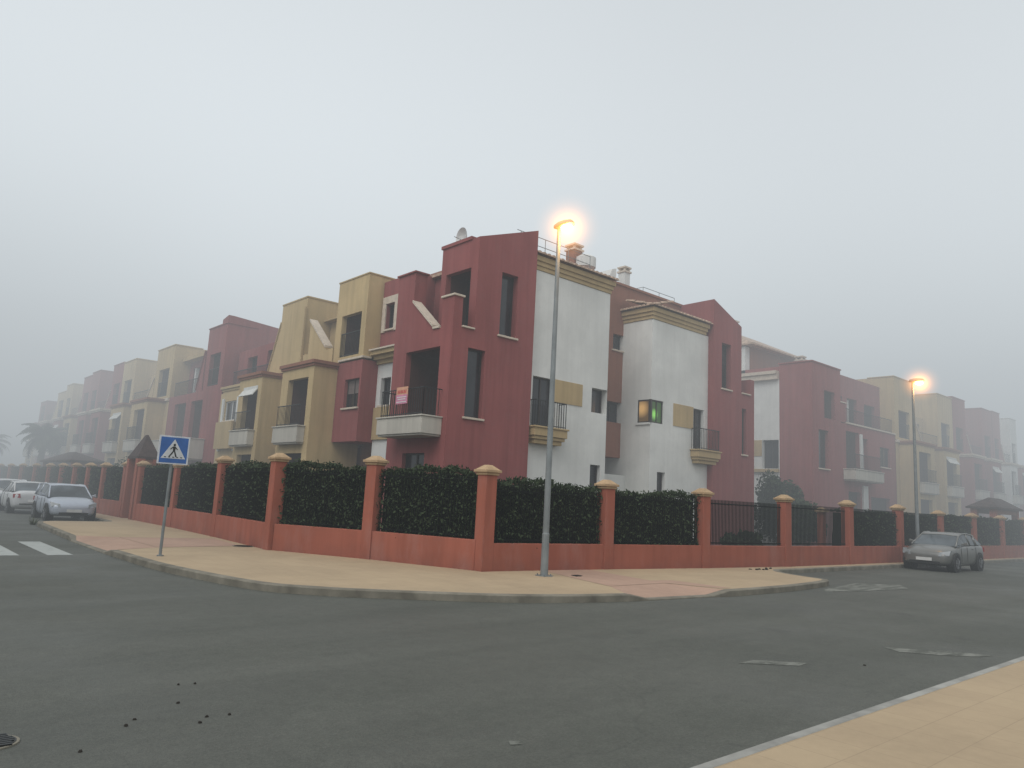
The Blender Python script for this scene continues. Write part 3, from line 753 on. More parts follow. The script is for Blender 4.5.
# upper terrace with sloping parapets and attic tower
Y.block('yellow', 14.0, 14.3, 27.06, 29.8, 6.86, 7.45); Y.slant('yellow', 14.0, .25, 27.7, 7.55, 29.3, 8.9, 7.45)
Y.block('yellow', 15.2, 23, 27.02, 29.78, 6.9, 9.1, fu=[(27.6, 28.6, 7.0, 8.8, .3)])
Y.window('u', 15.2, 27.6, 28.6, 7.01, 8.8, .2, 1, sill=False); Y.coping(14.9, 16, 27.05, 29.75, 9.1, .08, 'yellow2')
Y.block('yellow', 14.0, 22, 29.8, 32.3, 6.86, 10.05); Y.coping(14.02, 16.2, 29.82, 32.28, 10.05, .07, 'yellow2')
Y.slant('yellow', 14.02, .3, 33.35, 6.9, 32.32, 9.2, 6.75, 'yellow')
c = MB(); c.box(13.9, 13.99, 29.75, 29.85, 6.9, 9.6); Y.part('downpipe', c, 'yellow2')
Y.block('yellow', 14.0, 24, 33.9, 38.9, .1, 6.4, fu=[(36.55, 38.2, 4.95, 5.95, .2), (35.0, 36.0, 4.2, 6.0, .3), (35, 37.5, .4, 2.8, .6)])
Y.window('u', 14.0, 36.55, 38.2, 4.95, 5.95, .12, 1, mat='wframe'); Y.window('u', 14.0, 35.0, 36.0, 4.2, 6.0, .2, 0, mat='wframe', sill=False)
c = MB(); c.box(13.93, 13.998, 36.2, 36.53, 3.4, 6.1); c.box(13.93, 13.998, 38.24, 38.5, 3.4, 6.1); Y.part('white_jamb', c, 'white')
c = MB(); c.box(13.7, 13.998, 36.3, 38.4, 3.5, 4.85); Y.part('ochre_panel', c, 'yellow2')
cornice(Y, 14.1, 14.6, 34.3, 38.8, 6.41, 6.75)
Y.block('red', 14.7, 23, 32.32, 38.88, 6.8, 8.75, fu=[(33.2, 35.2, 6.95, 8.4, 1.1), (36.4, 37.6, 7.0, 8.3, .4)])
c = MB(); c.box(15.2, 15.24, 33.5, 34.3, 7.0, 8.3); Y.part('curtain', c, 'curtain')
Y.window('u', 14.7, 36.4, 37.6, 7.0, 8.3, .3, 1)
Y.rail('u', 14.4, 32.5, 38.6, 6.8, 7.6, 0, .13)
tile_roof(Y, 16, 22, 31.5, 38.5, 9.0, .9)
Y.done()

# maroon building (left row)
Q = Bld('maroon apartment building with a long pale balcony, second building left of the corner block', (14, 39, .1))
Q.block('red', 14.0, 24, 38.9, 47.5, .1, 6.8, fu=[(41.6, 43.4, 4.1, 6.3, 1.2), (44.3, 46.3, 4.1, 6.3, 1.2), (41.5, 43.4, .3, 2.8, .8), (44.4, 46.4, .3, 2.8, .8)])
for a in (41.8, 44.5): Q.window('u', 15.2, a, a+1.4, 4.11, 6.1, -.03, 1, sill=False)
for a in (41.6, 44.5): Q.window('u', 14.8, a, a+1.6, .31, 2.6, -.03, 1, sill=False)
Q.balcony('u', 14.0, 40.6, 47.2, 3.0, 4.05, .9, 'balcony')
tower(Q, 'red', 39.1, 41.8, 6.8, 10.25); m_ = Q.w('red')
m_.hull([(14.0, 39.1, 10.25), (14.3, 39.1, 10.25), (14.3, 39.9, 10.25), (14.0, 39.9, 10.25)], [(14.0, 39.1, 10.7), (14.3, 39.1, 10.7), (14.3, 39.9, 10.55), (14.0, 39.9, 10.55)])
m_.hull([(14.3, 39.1, 10.25), (17.5, 39.1, 10.25), (17.5, 39.4, 10.25), (14.3, 39.4, 10.25)], [(14.3, 39.1, 10.7), (17.5, 39.1, 10.45), (17.5, 39.4, 10.45), (14.3, 39.4, 10.7)])
Q.slant('red', 14.0, .4, 42.9, 6.9, 42.0, 9.0, 6.8, 'red')
Q.block('red', 15.0, 23, 41.82, 47.48, 6.8, 9.1, fu=[(43.8, 46.8, 7.0, 8.7, .9)])
c = MB()
for a in (44.3, 45.4, 46.5): c.box(15.02, 15.2, a-.1, a+.1, 6.95, 8.72)
Q.part('loggia_post', c, 'white'); Q.rail('u', 14.2, 43.5, 47.3, 6.8, 7.7, 0, .14)
c = MB(); c.box(14.5, 16, 43.6, 47.48, 9.1, 9.3); Q.part('cornice', c, 'yellow2')
tile_roof(Q, 16, 22, 41.9, 47.4, 9.35, .8)
Q.done()

def generic(lab, v, W, low, up, swap=None, seed=0, ground=True, h=0.):
    """a bay group: two projecting balcony bays, attic towers, sloping parapet"""
    b = Bld(lab, (14, v, .1), swap)
    rnd = random.Random(seed)
    p1, p2 = v+W*.06, v+W*.36; q1, q2 = v+W*.52, v+W*.80
    b.block(low, 14.0, 24, v, v+W, .1, 6.8, fu=[(v+W*.83, v+W*.94, 4.8, 6.0, .25), (v+W*.40, v+W*.48, 4.8, 6.0, .25)])
    b.window('u', 14.0, v+W*.83, v+W*.94, 4.8, 6.0, .15, 1); b.window('u', 14.0, v+W*.40, v+W*.48, 4.8, 6.0, .15, 0, mat='wframe')
    proj_bay(b, low, p1, p2); proj_bay(b, up, q1, q2, awn=rnd.random() < .5)
    tower(b, up, v+.02, v+W*.30, 6.81, 10.1+h)
    b.block(up, 15.0, 23, v+W*.30+.01, v+W*.72, 6.81, 9.0, fu=[(v+W*.38, v+W*.5, 7, 8.5, .3), (v+W*.56, v+W*.66, 7, 8.5, .3)])
    b.window('u', 15.0, v+W*.38, v+W*.5, 7, 8.5, .2, 1, sill=False); b.window('u', 15.0, v+W*.56, v+W*.66, 7, 8.5, .2, 0, mat='wframe')
    b.rail('u', 14.1, v+W*.3, v+W*.72, 6.81, 7.7, 0, .2)
    b.slant(up, 14.0, .3, v+W*.42, 6.95, v+W*.31, 8.3, 6.81, 'coping')
    tower(b, low, v+W*.72+.01, v+W-.02, 6.81, 9.7+h+rnd.random()*.5)
    c = MB(); c.box(13.9, 14.3, v+.03, v+W-.03, 6.62, 6.79); b.part('coping', c, 'coping')
    tile_roof(b, 16, 22, v+W*.28, v+W*.76, 9.1, .9)
    if rnd.random() < .8: b.chimney(18, v+W*.5, 9.5, 11.0+h, .25, 'white')
    b.done(); return b
generic('misty ochre apartment building behind the roofed gate, third left of the corner block', 47.5, 11.5, 'yellow', 'yellow', seed=1)
generic('misty maroon apartment building midway down the left row, fourth left of the corner block', 59.0, 9.5, 'red', 'red', seed=2, h=.1)
generic('misty ochre apartment building far down the left row, fifth left of the corner block', 68.5, 9.5, 'yellow', 'red', seed=3)
generic('farthest faded apartment building at the end of the left row, near the palm', 78.0, 12, 'red', 'yellow', seed=4, h=-.6)

# right-hand row: facade along the right street
SR = SWAP(38.35)
D = Bld('maroon apartment building with hipped attic roof across the gap, right of the corner block', (14, 19, .1), SR)
# here world x = v + 19.35, world y = u + 5
D.block('red', 14.0, 15.9, 19.0, 22.4, .1, 10.05, fu=[(19.7, 20.85, 4.3, 6.4, .35), (20.4, 21.7, 7.1, 8.65, 1.0)])
D.window('u', 14.0, 19.7, 20.85, 4.3, 6.4, .25, 0); D.window('u', 15.0, 20.5, 21.5, 7.11, 8.5, -.03, 0, sill=False)
D.coping(14.0, 15.9, 19.0, 22.4, 10.05, .07, 'red', .05)
D.block('red', 15.9, 24, 19.3, 22.4, 6.9, 10.0)
D.block('white', 15.9, 17.6, 19.0, 22.0, .1, 9.2, fv=[(15.95, 16.95, 4.2, 5.8, .5)])
D.window('v', 19.0, 15.95, 16.95, 4.2, 5.8, .3, 1, sill=False)
c = MB(); c.box(16.97, 17.5, 18.97, 18.999, 4.9, 5.8); D.part('ochre_panel', c, 'yellow2')
c = MB(); c.box(15.92, 17.6, 18.86, 18.998, 4.0, 4.17); D.part('sill', c, 'yellow2')
c = MB(); c.box(15.92, 18.6, 18.75, 19.6, 9.2, 9.5); c.box(15.92, 18.7, 18.65, 19.6, 9.501, 9.68); D.part('cornice', c, 'coping')
D.block('brown', 17.6, 24, 19.3, 22.0, .1, 9.0)
# loggia, balcony, pier
D.block('red', 14.0, 15.2, 22.4, 23.0, 7.1, 8.2); D.coping(14.0, 14.4, 22.4, 23.0, 8.2)
D.block('red', 14.0, 24, 22.4, 30.0, .1, 7.05, fu=[(23.0, 24.7, 4.45, 6.65, 1.2), (23.2, 24.8, .4, 3.2, .8), (27.6, 29, 4.9, 6.1, .25), (26.2, 28.9, .3, 3.0, 1.0), (25.0, 25.9, 4.45, 6.4, .5)])
D.window('u', 15.2, 23.1, 24.5, 4.46, 6.5, -.03, 1, sill=False); D.window('u', 14.0, 27.6, 29, 4.9, 6.1, .15, 1); D.window('u', 14.0, 25.0, 25.9, 4.46, 6.4, .3, 0, mat='wframe', sill=False)
c = MB(); c.box(13.9, 13.998, 24.75, 24.98, 4.45, 6.6); c.box(13.9, 13.998, 24.95, 25.6, .3, 3.6); D.part('white_jamb', c, 'white')
q = D.balcony('u', 14.0, 22.6, 26.4, 3.85, 4.4, .7); D.rail('u', 14.0, 22.7, 26.3, 4.45, 5.3, -.6, .14, parent=q)
c = MB(); c.box(13.93, 14.4, 23.05, 29.95, 7.06, 7.15); D.part('coping', c, 'coping')
D.block('red', 14.9, 24, 22.42, 30.0, 7.06, 10.2, fu=[(23.2, 24.6, 7.1, 8.9, .9), (25.2, 26.6, 7.1, 8.9, .9), (27.6, 29.2, 7.1, 8.8, .9)])
for a in (23.3, 25.3, 27.7): D.window('u', 15.8, a, a+1.1, 7.11, 8.7, -.03, 1, sill=False)
c = MB(); c.box(15.1, 15.13, 25.4, 25.9, 7.3, 8.85); D.part('curtain', c, 'curtain')
D.rail('u', 14.15, 23.1, 29.9, 7.15, 8.0, 0, .16)
# attic storey with hipped roof
D.block('brown', 18.2, 25, 19.8, 28.4, 9.0, 11.49); D.block('white', 18.22, 22, 19.3, 19.78, 9.1, 11.45)
tile_roof(D, 17.7, 25.6, 19.2, 29.0, 11.6, 1.9); D.chimney(19.5, 20.0, 11.8, 13.3, .25, 'white'); D.chimney(17.2, 24.0, 10.2, 11.5, .22, 'white')
D.done()
def shift(v): return SWAP(v)
generic('misty ochre apartment building behind the far street lamp, second right of the corner block', 19+10.95, 10.5, 'yellow', 'yellow', SR, seed=11, h=.75)
generic('misty maroon apartment building behind the grey car, third right of the corner block', 19+21.5, 9.0, 'red', 'red', SR, seed=12, h=.8)
generic('faded white and maroon apartment building ending the right-hand row', 19+30.6, 6.5, 'white', 'red', SR, seed=13, h=.8)

# ================================================================== banner on the corner balcony
t = thing('sale_banner', 'small pink and yellow banner hung on the corner balcony railing', 'banner', (13.2, 20.45, 4.66))
c = MB(); c.box(13.19, 13.2, 20.12, 20.78, 4.64, 5.2); obj('board', c, plain('banner_yellow', (.62, .33, .21), .7), t)
c = MB(); c.box(13.184, 13.189, 20.12, 20.78, 4.64, 4.94); obj('lower_panel', c, plain('banner_pink', (.58, .22, .34), .7), t)
c = MB()
for z, a, b_ in ((4.86, 20.18, 20.72), (4.79, 20.22, 20.68), (4.70, 20.17, 20.74)): c.box(13.179, 13.183, a, b_, z-.012, z+.018)
obj('pale_lines', c, 'white', t)
c = MB()
for k in range(6): c.hull([(13.18, 20.2+k*.09, 4.99), (13.188, 20.2+k*.09, 4.99), (13.188, 20.25+k*.09, 4.99), (13.18, 20.25+k*.09, 4.99)], [(13.18, 20.21+k*.09, 5.1), (13.188, 20.21+k*.09, 5.1), (13.188, 20.24+k*.09, 5.1), (13.18, 20.24+k*.09, 5.1)])
obj('red_scrawl', c, plain('banner_red', (.5, .04, .05), .7), t)

# ================================================================== pedestrian crossing sign
def crossing_sign():
    x, y = 5.3, 17.28
    t = thing('crossing_sign', 'square blue pedestrian crossing sign with white triangle on a grey pole', 'road sign', (x, y, .128))
    c = MB(); c.tube([(x, y, .1), (x, y, 2.66)], .032, 12); c.cyl((x, y, .14), (0, 0, 1), .07, .03, 14); obj('pole', c, 'galv', t, smooth=False)
    yf = y-.06; w = .325; zc = 2.42
    c = MB(); c.box(x-w, x+w, yf-.006, yf+.01, zc-.31, zc+.31); pl = obj('sign_plate', c, plain('sign_white', (.55, .58, .62), .45), t, bevel=.004)
    P = lambda a, b, d: (x+a, yf-.006-d, zc+b)
    def poly(pts, d): 
        m = MB(); m.hull([P(a, b, 0.0005) for a, b in pts], [P(a, b, d) for a, b in pts]); return m
    obj('blue_field', poly([(-.29, -.28), (.29, -.28), (.29, .28), (-.29, .28)], .003), plain('sign_blue', (.035, .12, .36), .45), pl)
    obj('triangle', poly([(-.26, -.185), (.26, -.185), (0, .24)], .006), plain('sign_white2', (.55, .58, .6), .45), pl)
    c = MB()
    def pp(*pts): c.hull([P(a, b, .0065) for a, b in pts], [P(a, b, .009) for a, b in pts])
    n = 12; pp(*[(.005+.026*math.cos(2*math.pi*k/n), .115+.03*math.sin(2*math.pi*k/n)) for k in range(n)])
    pp((-.028, .08), (.032, .08), (.026, -.02), (-.02, -.02))                 # torso
    pp((-.02, -.015), (.006, -.02), (-.03, -.09), (-.075, -.145), (-.10, -.14), (-.055, -.075))   # rear leg
    pp((0, -.02), (.026, -.015), (.05, -.08), (.075, -.145), (.04, -.15), (.02, -.085))
    pp((-.028, .078), (-.015, .06), (-.07, .01), (-.085, .02)); pp((.03, .075), (.05, .05), (.085, .015), (.07, .005), (.02, .05))
    obj('walking_figure', c, 'iron', pl)
    c = MB()
    for k in range(5): a = -.19+k*.085; pp((a, -.165), (a+.045, -.165), (a+.035+.0, -.145), (a+.0, -.145))
    obj('crossing_stripes', c, 'iron', pl)
    c = MB()
    for z in (zc-.15, zc+.15): c.box(x-.12, x+.12, y-.045, y-.034, z-.02, z+.02)
    obj('bracket', c, 'galv', t)
crossing_sign()

# ================================================================== street lamps
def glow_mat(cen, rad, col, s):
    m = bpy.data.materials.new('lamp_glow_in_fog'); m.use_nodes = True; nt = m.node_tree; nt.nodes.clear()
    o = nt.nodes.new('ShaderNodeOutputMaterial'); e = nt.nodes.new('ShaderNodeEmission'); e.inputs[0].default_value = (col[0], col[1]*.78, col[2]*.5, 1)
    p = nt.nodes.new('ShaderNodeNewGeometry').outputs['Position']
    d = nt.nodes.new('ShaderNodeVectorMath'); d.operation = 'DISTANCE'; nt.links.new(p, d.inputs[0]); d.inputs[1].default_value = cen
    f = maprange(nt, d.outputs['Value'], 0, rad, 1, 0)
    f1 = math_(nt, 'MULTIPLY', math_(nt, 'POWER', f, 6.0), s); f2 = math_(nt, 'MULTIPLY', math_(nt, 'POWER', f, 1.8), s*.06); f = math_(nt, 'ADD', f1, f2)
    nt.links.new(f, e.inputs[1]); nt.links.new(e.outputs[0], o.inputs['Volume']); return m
def lamp(x, y, zb, h, label, s=1.0):
    t = thing('street_lamp', label, 'street lamp', (x, y, zb), 'lit orange street lamps on grey poles')
    c = MB(); c.tube([(x, y, zb), (x, y, zb+.9), (x, y, zb+.92), (x, y, h)], [.085, .08, .072, .045], 14); obj('pole', c, 'galv', t)
    c = MB(); c.box(x-.14, x+.14, y-.14, y+.14, zb, zb+.02)
    for a, b in ((-1, -1), (1, -1), (1, 1), (-1, 1)): c.cyl((x+a*.1, y+b*.1, zb+.03), (0, 0, 1), .015, .04, 6)
    obj('base_plate', c, 'galv', t)
    c = MB(); rings = []
    for j, (d, w, hh) in enumerate(((-.14, .04, .04), (-.10, .09, .09), (.04, .13, .12), (.22, .14, .12), (.38, .12, .09), (.45, .04, .03))):
        rings.append([(x+w*math.cos(a), y-d, h+.05+max(math.sin(a), -.25)*hh) for a in [2*math.pi*k/14 for k in range(14)]])
    c.ring_loft(rings); hd = obj('lamp_head', c, 'galv', t, smooth=True)
    c = MB(); rings = []
    for r, z in ((.10, .02), (.13, -.02), (.12, -.07), (.05, -.11)): rings.append([(x+r*math.cos(a), y-.25+r*1.2*math.sin(a), h+z) for a in [2*math.pi*k/16 for k in range(16)]])
    c.ring_loft(rings); obj('lens', c, emis('sodium_lamp', (1., .55, .14), 22*s), hd, smooth=True)
    cen = (x, y-.27, h-.05)
    for rad, k in ((.85, 19*s),):  # halo added as an emitting sphere round the head, not scattered light
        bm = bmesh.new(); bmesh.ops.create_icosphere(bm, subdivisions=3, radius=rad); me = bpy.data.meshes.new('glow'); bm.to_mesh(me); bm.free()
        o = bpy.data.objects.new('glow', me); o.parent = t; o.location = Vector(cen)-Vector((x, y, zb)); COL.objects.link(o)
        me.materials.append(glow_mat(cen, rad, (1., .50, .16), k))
    l = bpy.data.lights.new('lamp_light', 'POINT'); l.energy = 55; l.color = (1, .55, .2); l.shadow_soft_size = .12
    lo = bpy.data.objects.new('lamp_light', l); lo.location = Vector((x, y-.4, h-.22))-Vector((x, y, zb)); lo.parent = t; COL.objects.link(lo)
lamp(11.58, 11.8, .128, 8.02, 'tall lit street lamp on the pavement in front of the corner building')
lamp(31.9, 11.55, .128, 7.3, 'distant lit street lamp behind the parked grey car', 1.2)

# ================================================================== cars
def car(name, label, x, y, heading, L, W, H, paint, style, rear_view=False, group='cars parked along the kerb'):
    """local axes: +a forward, b to the left, z up; nose at a=+L/2. heading = world angle of the nose"""
    t = thing(name, label, 'car', (x, y, 0), group)
    ch, sh = math.cos(heading), math.sin(heading)
    def X(p): return (x+p[0]*ch-p[1]*sh, y+p[0]*sh+p[1]*ch, p[2])
    S = lambda f: f*L
    hw = W/2
    # stations: (a, half width, sill z, belt z, hood/deck top z)
    if style == 'hatch':
        st = [(-.5, .80, .42, .80, .86), (-.47, .93, .28, .88, .96), (-.38, .99, .20, .93, 1.0), (-.2, 1, .19, .93, .98), (.0, 1, .19, .92, .96), (.18, 1, .19, .90, .94), (.30, .985, .20, .86, .92), (.42, .95, .22, .74, .80), (.475, .86, .26, .64, .70), (.50, .70, .34, .56, .60)]
        gh = [(-.475, .78, .97, .97), (-.40, .78, .97, .985*H), (-.2, .78, .97, H), (.0, .77, .95, .995*H), (.085, .76, .95, .95*H), (.275, .80, .90, .93)]
    else:
        st = [(-.5, .82, .44, .82, .88), (-.475, .93, .28, .90, .99), (-.38, .99, .20, .93, 1.02), (-.2, 1, .19, .93, .98), (.0, 1, .19, .92, .96), (.16, 1, .19, .90, .94), (.30, .985, .20, .84, .90), (.42, .95, .22, .74, .79), (.475, .86, .26, .64, .70), (.50, .70, .34, .56, .60)]
        gh = [(-.40, .76, 1.0, 1.01), (-.24, .78, .97, .96*H), (-.08, .78, .97, H), (.03, .77, .95, .985*H), (.10, .76, .95, .93*H), (.27, .80, .90, .92)]
    rings = []
    for a, w, z0, zb, zt in st:
        w *= hw; a = S(a)
        half = [(w*.6, z0-.02), (w*.93, z0), (w*.985, (z0+zb)*.42), (w, (z0+zb)*.55), (w*.985, zb-.05), (w*.93, zb), (w*.72, zt), (w*.35, zt+.015)]
        pts = [(a, b, z) for b, z in half]+[(a, -b, z) for b, z in reversed(half)]
        rings.append([X(p) for p in pts])
    c = MB(); c.ring_loft(rings); body = obj('body', c, paint, t, smooth=True)
    try:
        body.data.shade_auto_smooth = True
    except Exception: pass
    sm = body.modifiers.new('Sub', 'SUBSURF'); sm.levels = 1; sm.render_levels = 2
    # greenhouse: roof + pillars (paint) and glass faces
    roof = MB(); gl = MB(); G = []
    for a, w, zb, zt in gh:
        wb = hw*.93; wt = hw*w*(.98 if zt > 1.05 else 1.12); G.append((S(a), wb, wt, zb-.03, zt))
    for sgn in (1, -1):
        for i in range(len(G)-1):
            a0, b0, t0, z0, y0 = G[i]; a1, b1, t1, z1, y1 = G[i+1]
            gl.quad(X((a0, sgn*b0, z0)), X((a1, sgn*b1, z1)), X((a1, sgn*t1, y1-.03)), X((a0, sgn*t0, y0-.03)))
    def cross(i, j, m, dz=0.):
        a0, b0, t0, z0, y0 = G[i]; a1, b1, t1, z1, y1 = G[j]
        n = 6
        for k in range(n):
            f0, f1 = -1+2*k/n, -1+2*(k+1)/n; q = lambda f: -.03*f*f+dz
            m.quad(X((a0, t0*f0, y0+q(f0))), X((a0, t0*f1, y0+q(f1))), X((a1, t1*f1, y1+q(f1))), X((a1, t1*f0, y1+q(f0))))
    n = len(G)
    cross(0, 1, gl); cross(n-2, n-1, gl)
    for i in range(1, n-2): cross(i, i+1, roof)
    # pillars and roof rails as thin tubes
    for sgn in (1, -1):
        pl = [X((g_[0], sgn*g_[2], g_[4]-.03)) for g_ in G]
        roof.tube(pl, .03, 6)
        for i in (2, 1):
            g_ = G[i]; roof.tube([X((g_[0], sgn*g_[1]*1.0, g_[3])), X((g_[0]+(.06 if i == 2 else -.05), sgn*g_[2], g_[4]-.03))], .028 if i == 2 else .05, 6)
    roof.tube([X((G[1][0], b*G[1][2], G[1][4]+(-.03*b*b))) for b in (-1, -.5, 0, .5, 1)], .022, 6)
    roof.tube([X((G[-2][0], b*G[-2][2], G[-2][4]+(-.03*b*b))) for b in (-1, -.5, 0, .5, 1)], .022, 6)
    obj('cabin_frame', roof, paint, t, smooth=True); obj('windows', gl, 'carglass', t)
    # wheels and arches
    for fa in (.315, -.30):
        for sgn in (1, -1):
            r = .305; cx_ = S(fa); cyb = sgn*(hw-.10)
            ax = Vector(X((0, 1, 0)))-Vector(X((0, 0, 0)))
            m = MB(); m.cyl(X((cx_, sgn*(hw-.115), r+.01)), ax, r+.065, .26, 24); obj('wheel_arch', m, 'iron', t)
            m = MB(); m.cyl(X((cx_, cyb+sgn*.02, r)), ax, r, .2, 24); wh = obj('wheel', m, 'rubber', t, bevel=.02)
            m = MB(); m.cyl(X((cx_, cyb+sgn*.115, r)), ax, r*.62, .025, 20)
            for k in range(5):
                th = 2*math.pi*k/5; e = Vector((math.cos(th), 0, math.sin(th))); 
                m.tube([X((cx_, cyb+sgn*.135, r)), X((cx_+e.x*r*.58, cyb+sgn*.13, r+e.z*r*.58))], .025, 5)
            obj('rim', m, 'rim', wh)
    # front: grille, bumper intake, headlights; rear: tail lights
    def fr(name, a, b0, b1, z0, z1, mat, d=.02, rake=.0):
        m = MB(); s_ = 1 if a > 0 else -1
        m.hull([X((S(a)-s_*.06, b0, z0)), X((S(a)+s_*d, b0, z0)), X((S(a)+s_*d, b1, z0)), X((S(a)-s_*.06, b1, z0))], [X((S(a)-s_*.06-s_*rake, b0, z1)), X((S(a)+s_*(d-rake), b0, z1)), X((S(a)+s_*(d-rake), b1, z1)), X((S(a)-s_*.06-s_*rake, b1, z1))])
        return obj(name, m, mat, t, bevel=.01)
    fr('grille', .492, -.30, .30, .50, .60, 'iron', .02, .02); fr('lower_intake', .495, -.5, .5, .26, .36, 'iron', .01)
    hl = M.setdefault('headlamp', plain('headlamp_lens', (.27, .29, .30), .12))
    tl = M.setdefault('taillamp', plain('tail_lamp', (.30, .02, .02), .25))
    for sgn in (1, -1):
        m = MB(); m.hull([X((S(.463), sgn*hw*.93, .575)), X((S(.502), sgn*hw*.56, .545)), X((S(.47), sgn*hw*.5, .55)), X((S(.40), sgn*hw*.88, .60))], [X((S(.436), sgn*hw*.955, .745)), X((S(.488), sgn*hw*.60, .675)), X((S(.45), sgn*hw*.56, .68)), X((S(.375), sgn*hw*.93, .76))]); obj('headlight', m, hl, t)
        m = MB(); m.hull([X((S(-.475), sgn*hw*.95, .70)), X((S(-.503), sgn*hw*.62, .70)), X((S(-.48), sgn*hw*.6, .70)), X((S(-.45), sgn*hw*.9, .70))], [X((S(-.47), sgn*hw*.95, .86)), X((S(-.495), sgn*hw*.66, .88)), X((S(-.47), sgn*hw*.6, .88)), X((S(-.44), sgn*hw*.9, .86))]); obj('taillight', m, tl, t)
        m = MB(); m.hull([X((S(.14), sgn*hw*.93, .93)), X((S(.16), sgn*hw*.93, .93)), X((S(.16), sgn*(hw+.17), .95)), X((S(.135), sgn*(hw+.17), .95))], [X((S(.14), sgn*hw*.95, 1.0)), X((S(.16), sgn*hw*.95, 1.0)), X((S(.16), sgn*(hw+.15), 1.06)), X((S(.135), sgn*(hw+.15), 1.06))]); obj('mirror', m, paint, t, bevel=.015)
        m = MB(); 
        for fa in (-.20, .035, .19): m.tube([X((S(fa), sgn*(hw+.002), .30)), X((S(fa), sgn*(hw+.004), .6)), X((S(fa)-.01, sgn*hw*.985, .88))], .006, 4)
        obj('door_gap', m, 'iron', t)
        m = MB(); m.box(-.07, .07, -.012, .012, -.012, .012); m.v = [X((S(-.12)+p[0], sgn*(hw+.01)+p[1], .80+p[2])) for p in m.v]; obj('door_handle', m, paint, t)
    fr('bumper_strip', -.5, -.55, .55, .40, .46, 'iron', .0)
    m = MB(); m.box(-.26, .26, -.005, .005, -.055, .055); m.v = [X((S(.502)+.02, p[0], .42+p[2])) for p in m.v]
    m.v = [X((S(.5)+(.025 if i % 2 else .035), (-.26 if i in (0, 3, 4, 7) else .26), (.37 if i < 4 else .48))) for i in range(8)]
    m = MB(); m.hull([X((S(.5)+.02, -.26, .37)), X((S(.5)+.035, -.26, .37)), X((S(.5)+.035, .26, .37)), X((S(.5)+.02, .26, .37))], [X((S(.5)+.02, -.26, .48)), X((S(.5)+.035, -.26, .48)), X((S(.5)+.035, .26, .48)), X((S(.5)+.02, .26, .48))]); obj('number_plate', m, 'wframe', t)
    m = MB(); m.hull([X((S(-.5)-.02, -.26, .52)), X((S(-.5)-.035, -.26, .52)), X((S(-.5)-.035, .26, .52)), X((S(-.5)-.02, .26, .52))], [X((S(-.5)-.0, -.26, .63)), X((S(-.5)-.015, -.26, .63)), X((S(-.5)-.015, .26, .63)), X((S(-.5)-.0, .26, .63))]); obj('number_plate', m, 'wframe', t)
    return t
P_silver = carpaint('silver_blue_paint', (.46, .50, .57)); P_white = carpaint('white_car_paint', (.68, .68, .68), 0); P_grey = carpaint('dark_grey_paint', (.15, .15, .14), .2)
car('parked_car', 'silver blue hatchback parked nose towards us at the end of the left pavement', 6.75, 34.9, R(-90), 3.9, 1.68, 1.44, P_silver, 'hatch')
car('parked_car', 'white saloon showing its red tail light, just behind the silver hatchback', 6.35, 41.0, R(90), 4.3, 1.72, 1.42, P_white, 'sedan')
car('parked_car', 'second white car, farthest along the left kerb behind the white saloon', 6.6, 47.6, R(-90), 4.2, 1.72, 1.45, P_white, 'hatch')
car('parked_car', 'dark grey car parked alone in the bay on the right-hand street', 30.95, 10.3, R(180), 3.95, 1.66, 1.38, P_grey, 'sedan')

# ================================================================== entrance pavilions
def pavilion(lab, x0, x1, y0, y1, zp, zr, posts='orange', name='entrance_gate', swap=None):
    t = thing(name, lab, 'gate' if name == 'entrance_gate' else 'pavilion', (x0, y0, .1))
    c = MB(); xm, ym = (x0+x1)/2, (y0+y1)/2
    if (x1-x0) > (y1-y0): r = [(x0+.9, ym-.03, zr), (x1-.9, ym-.03, zr), (x1-.9, ym+.03, zr), (x0+.9, ym+.03, zr)]
    else: r = [(xm-.03, y0+.9*0+ (y1-y0)*.4, zr), (xm+.03, y0+(y1-y0)*.4, zr), (xm+.03, y1-(y1-y0)*.4, zr), (xm-.03, y1-(y1-y0)*.4, zr)]
    e = .12 if name == 'entrance_gate' else .3
    c.hull([(x0-e, y0-e, zp+.12), (x1+e, y0-e, zp+.12), (x1+e, y1+e, zp+.12), (x0-e, y1+e, zp+.12)], r)
    c.box(x0-e-.03, x1+e+.03, y0-e-.03, y1+e+.03, zp+.02, zp+.118); obj('roof', c, 'dark_tile', t)
    for a, b in ((x0, y0), (x1, y0), (x1, y1), (x0, y1)):
        m = MB(); m.box(a-.15, a+.15, b-.15, b+.15, .05, zp+.02); obj('post', m, posts, t)
    for yy in (y0, y1):
        m = MB(); m.box(x0-.1, x1+.1, yy-.1, yy+.1, zp-.22, zp); obj('beam', m, 'brown', t)
    return t
t = pavilion('small pointed-roof entrance gate in the terracotta wall beside the crossing sign', 9.0, 9.6, 33.35, 34.6, 2.6, 3.65)
m = MB()
for k in range(9): m.box(9.3, 9.33, 33.5+k*.11, 33.53+k*.11, .2, 2.3)
m.box(9.29, 9.34, 33.48, 34.45, .25, .31); m.box(9.29, 9.34, 33.48, 34.45, 2.2, 2.26); obj('gate_leaf', m, 'iron', t)
pavilion('long low dark-roofed shelter inside the wall, beyond the parked silver hatchback', 9.9, 11.2, 50, 58.5, 2.6, 3.3, 'orange', 'garden_shelter')
pavilion('dark-roofed shelter behind the wall at the right edge, past the grey car', 45.6, 49.4, 12.7, 13.6, 2.55, 3.2, 'orange', 'garden_shelter')
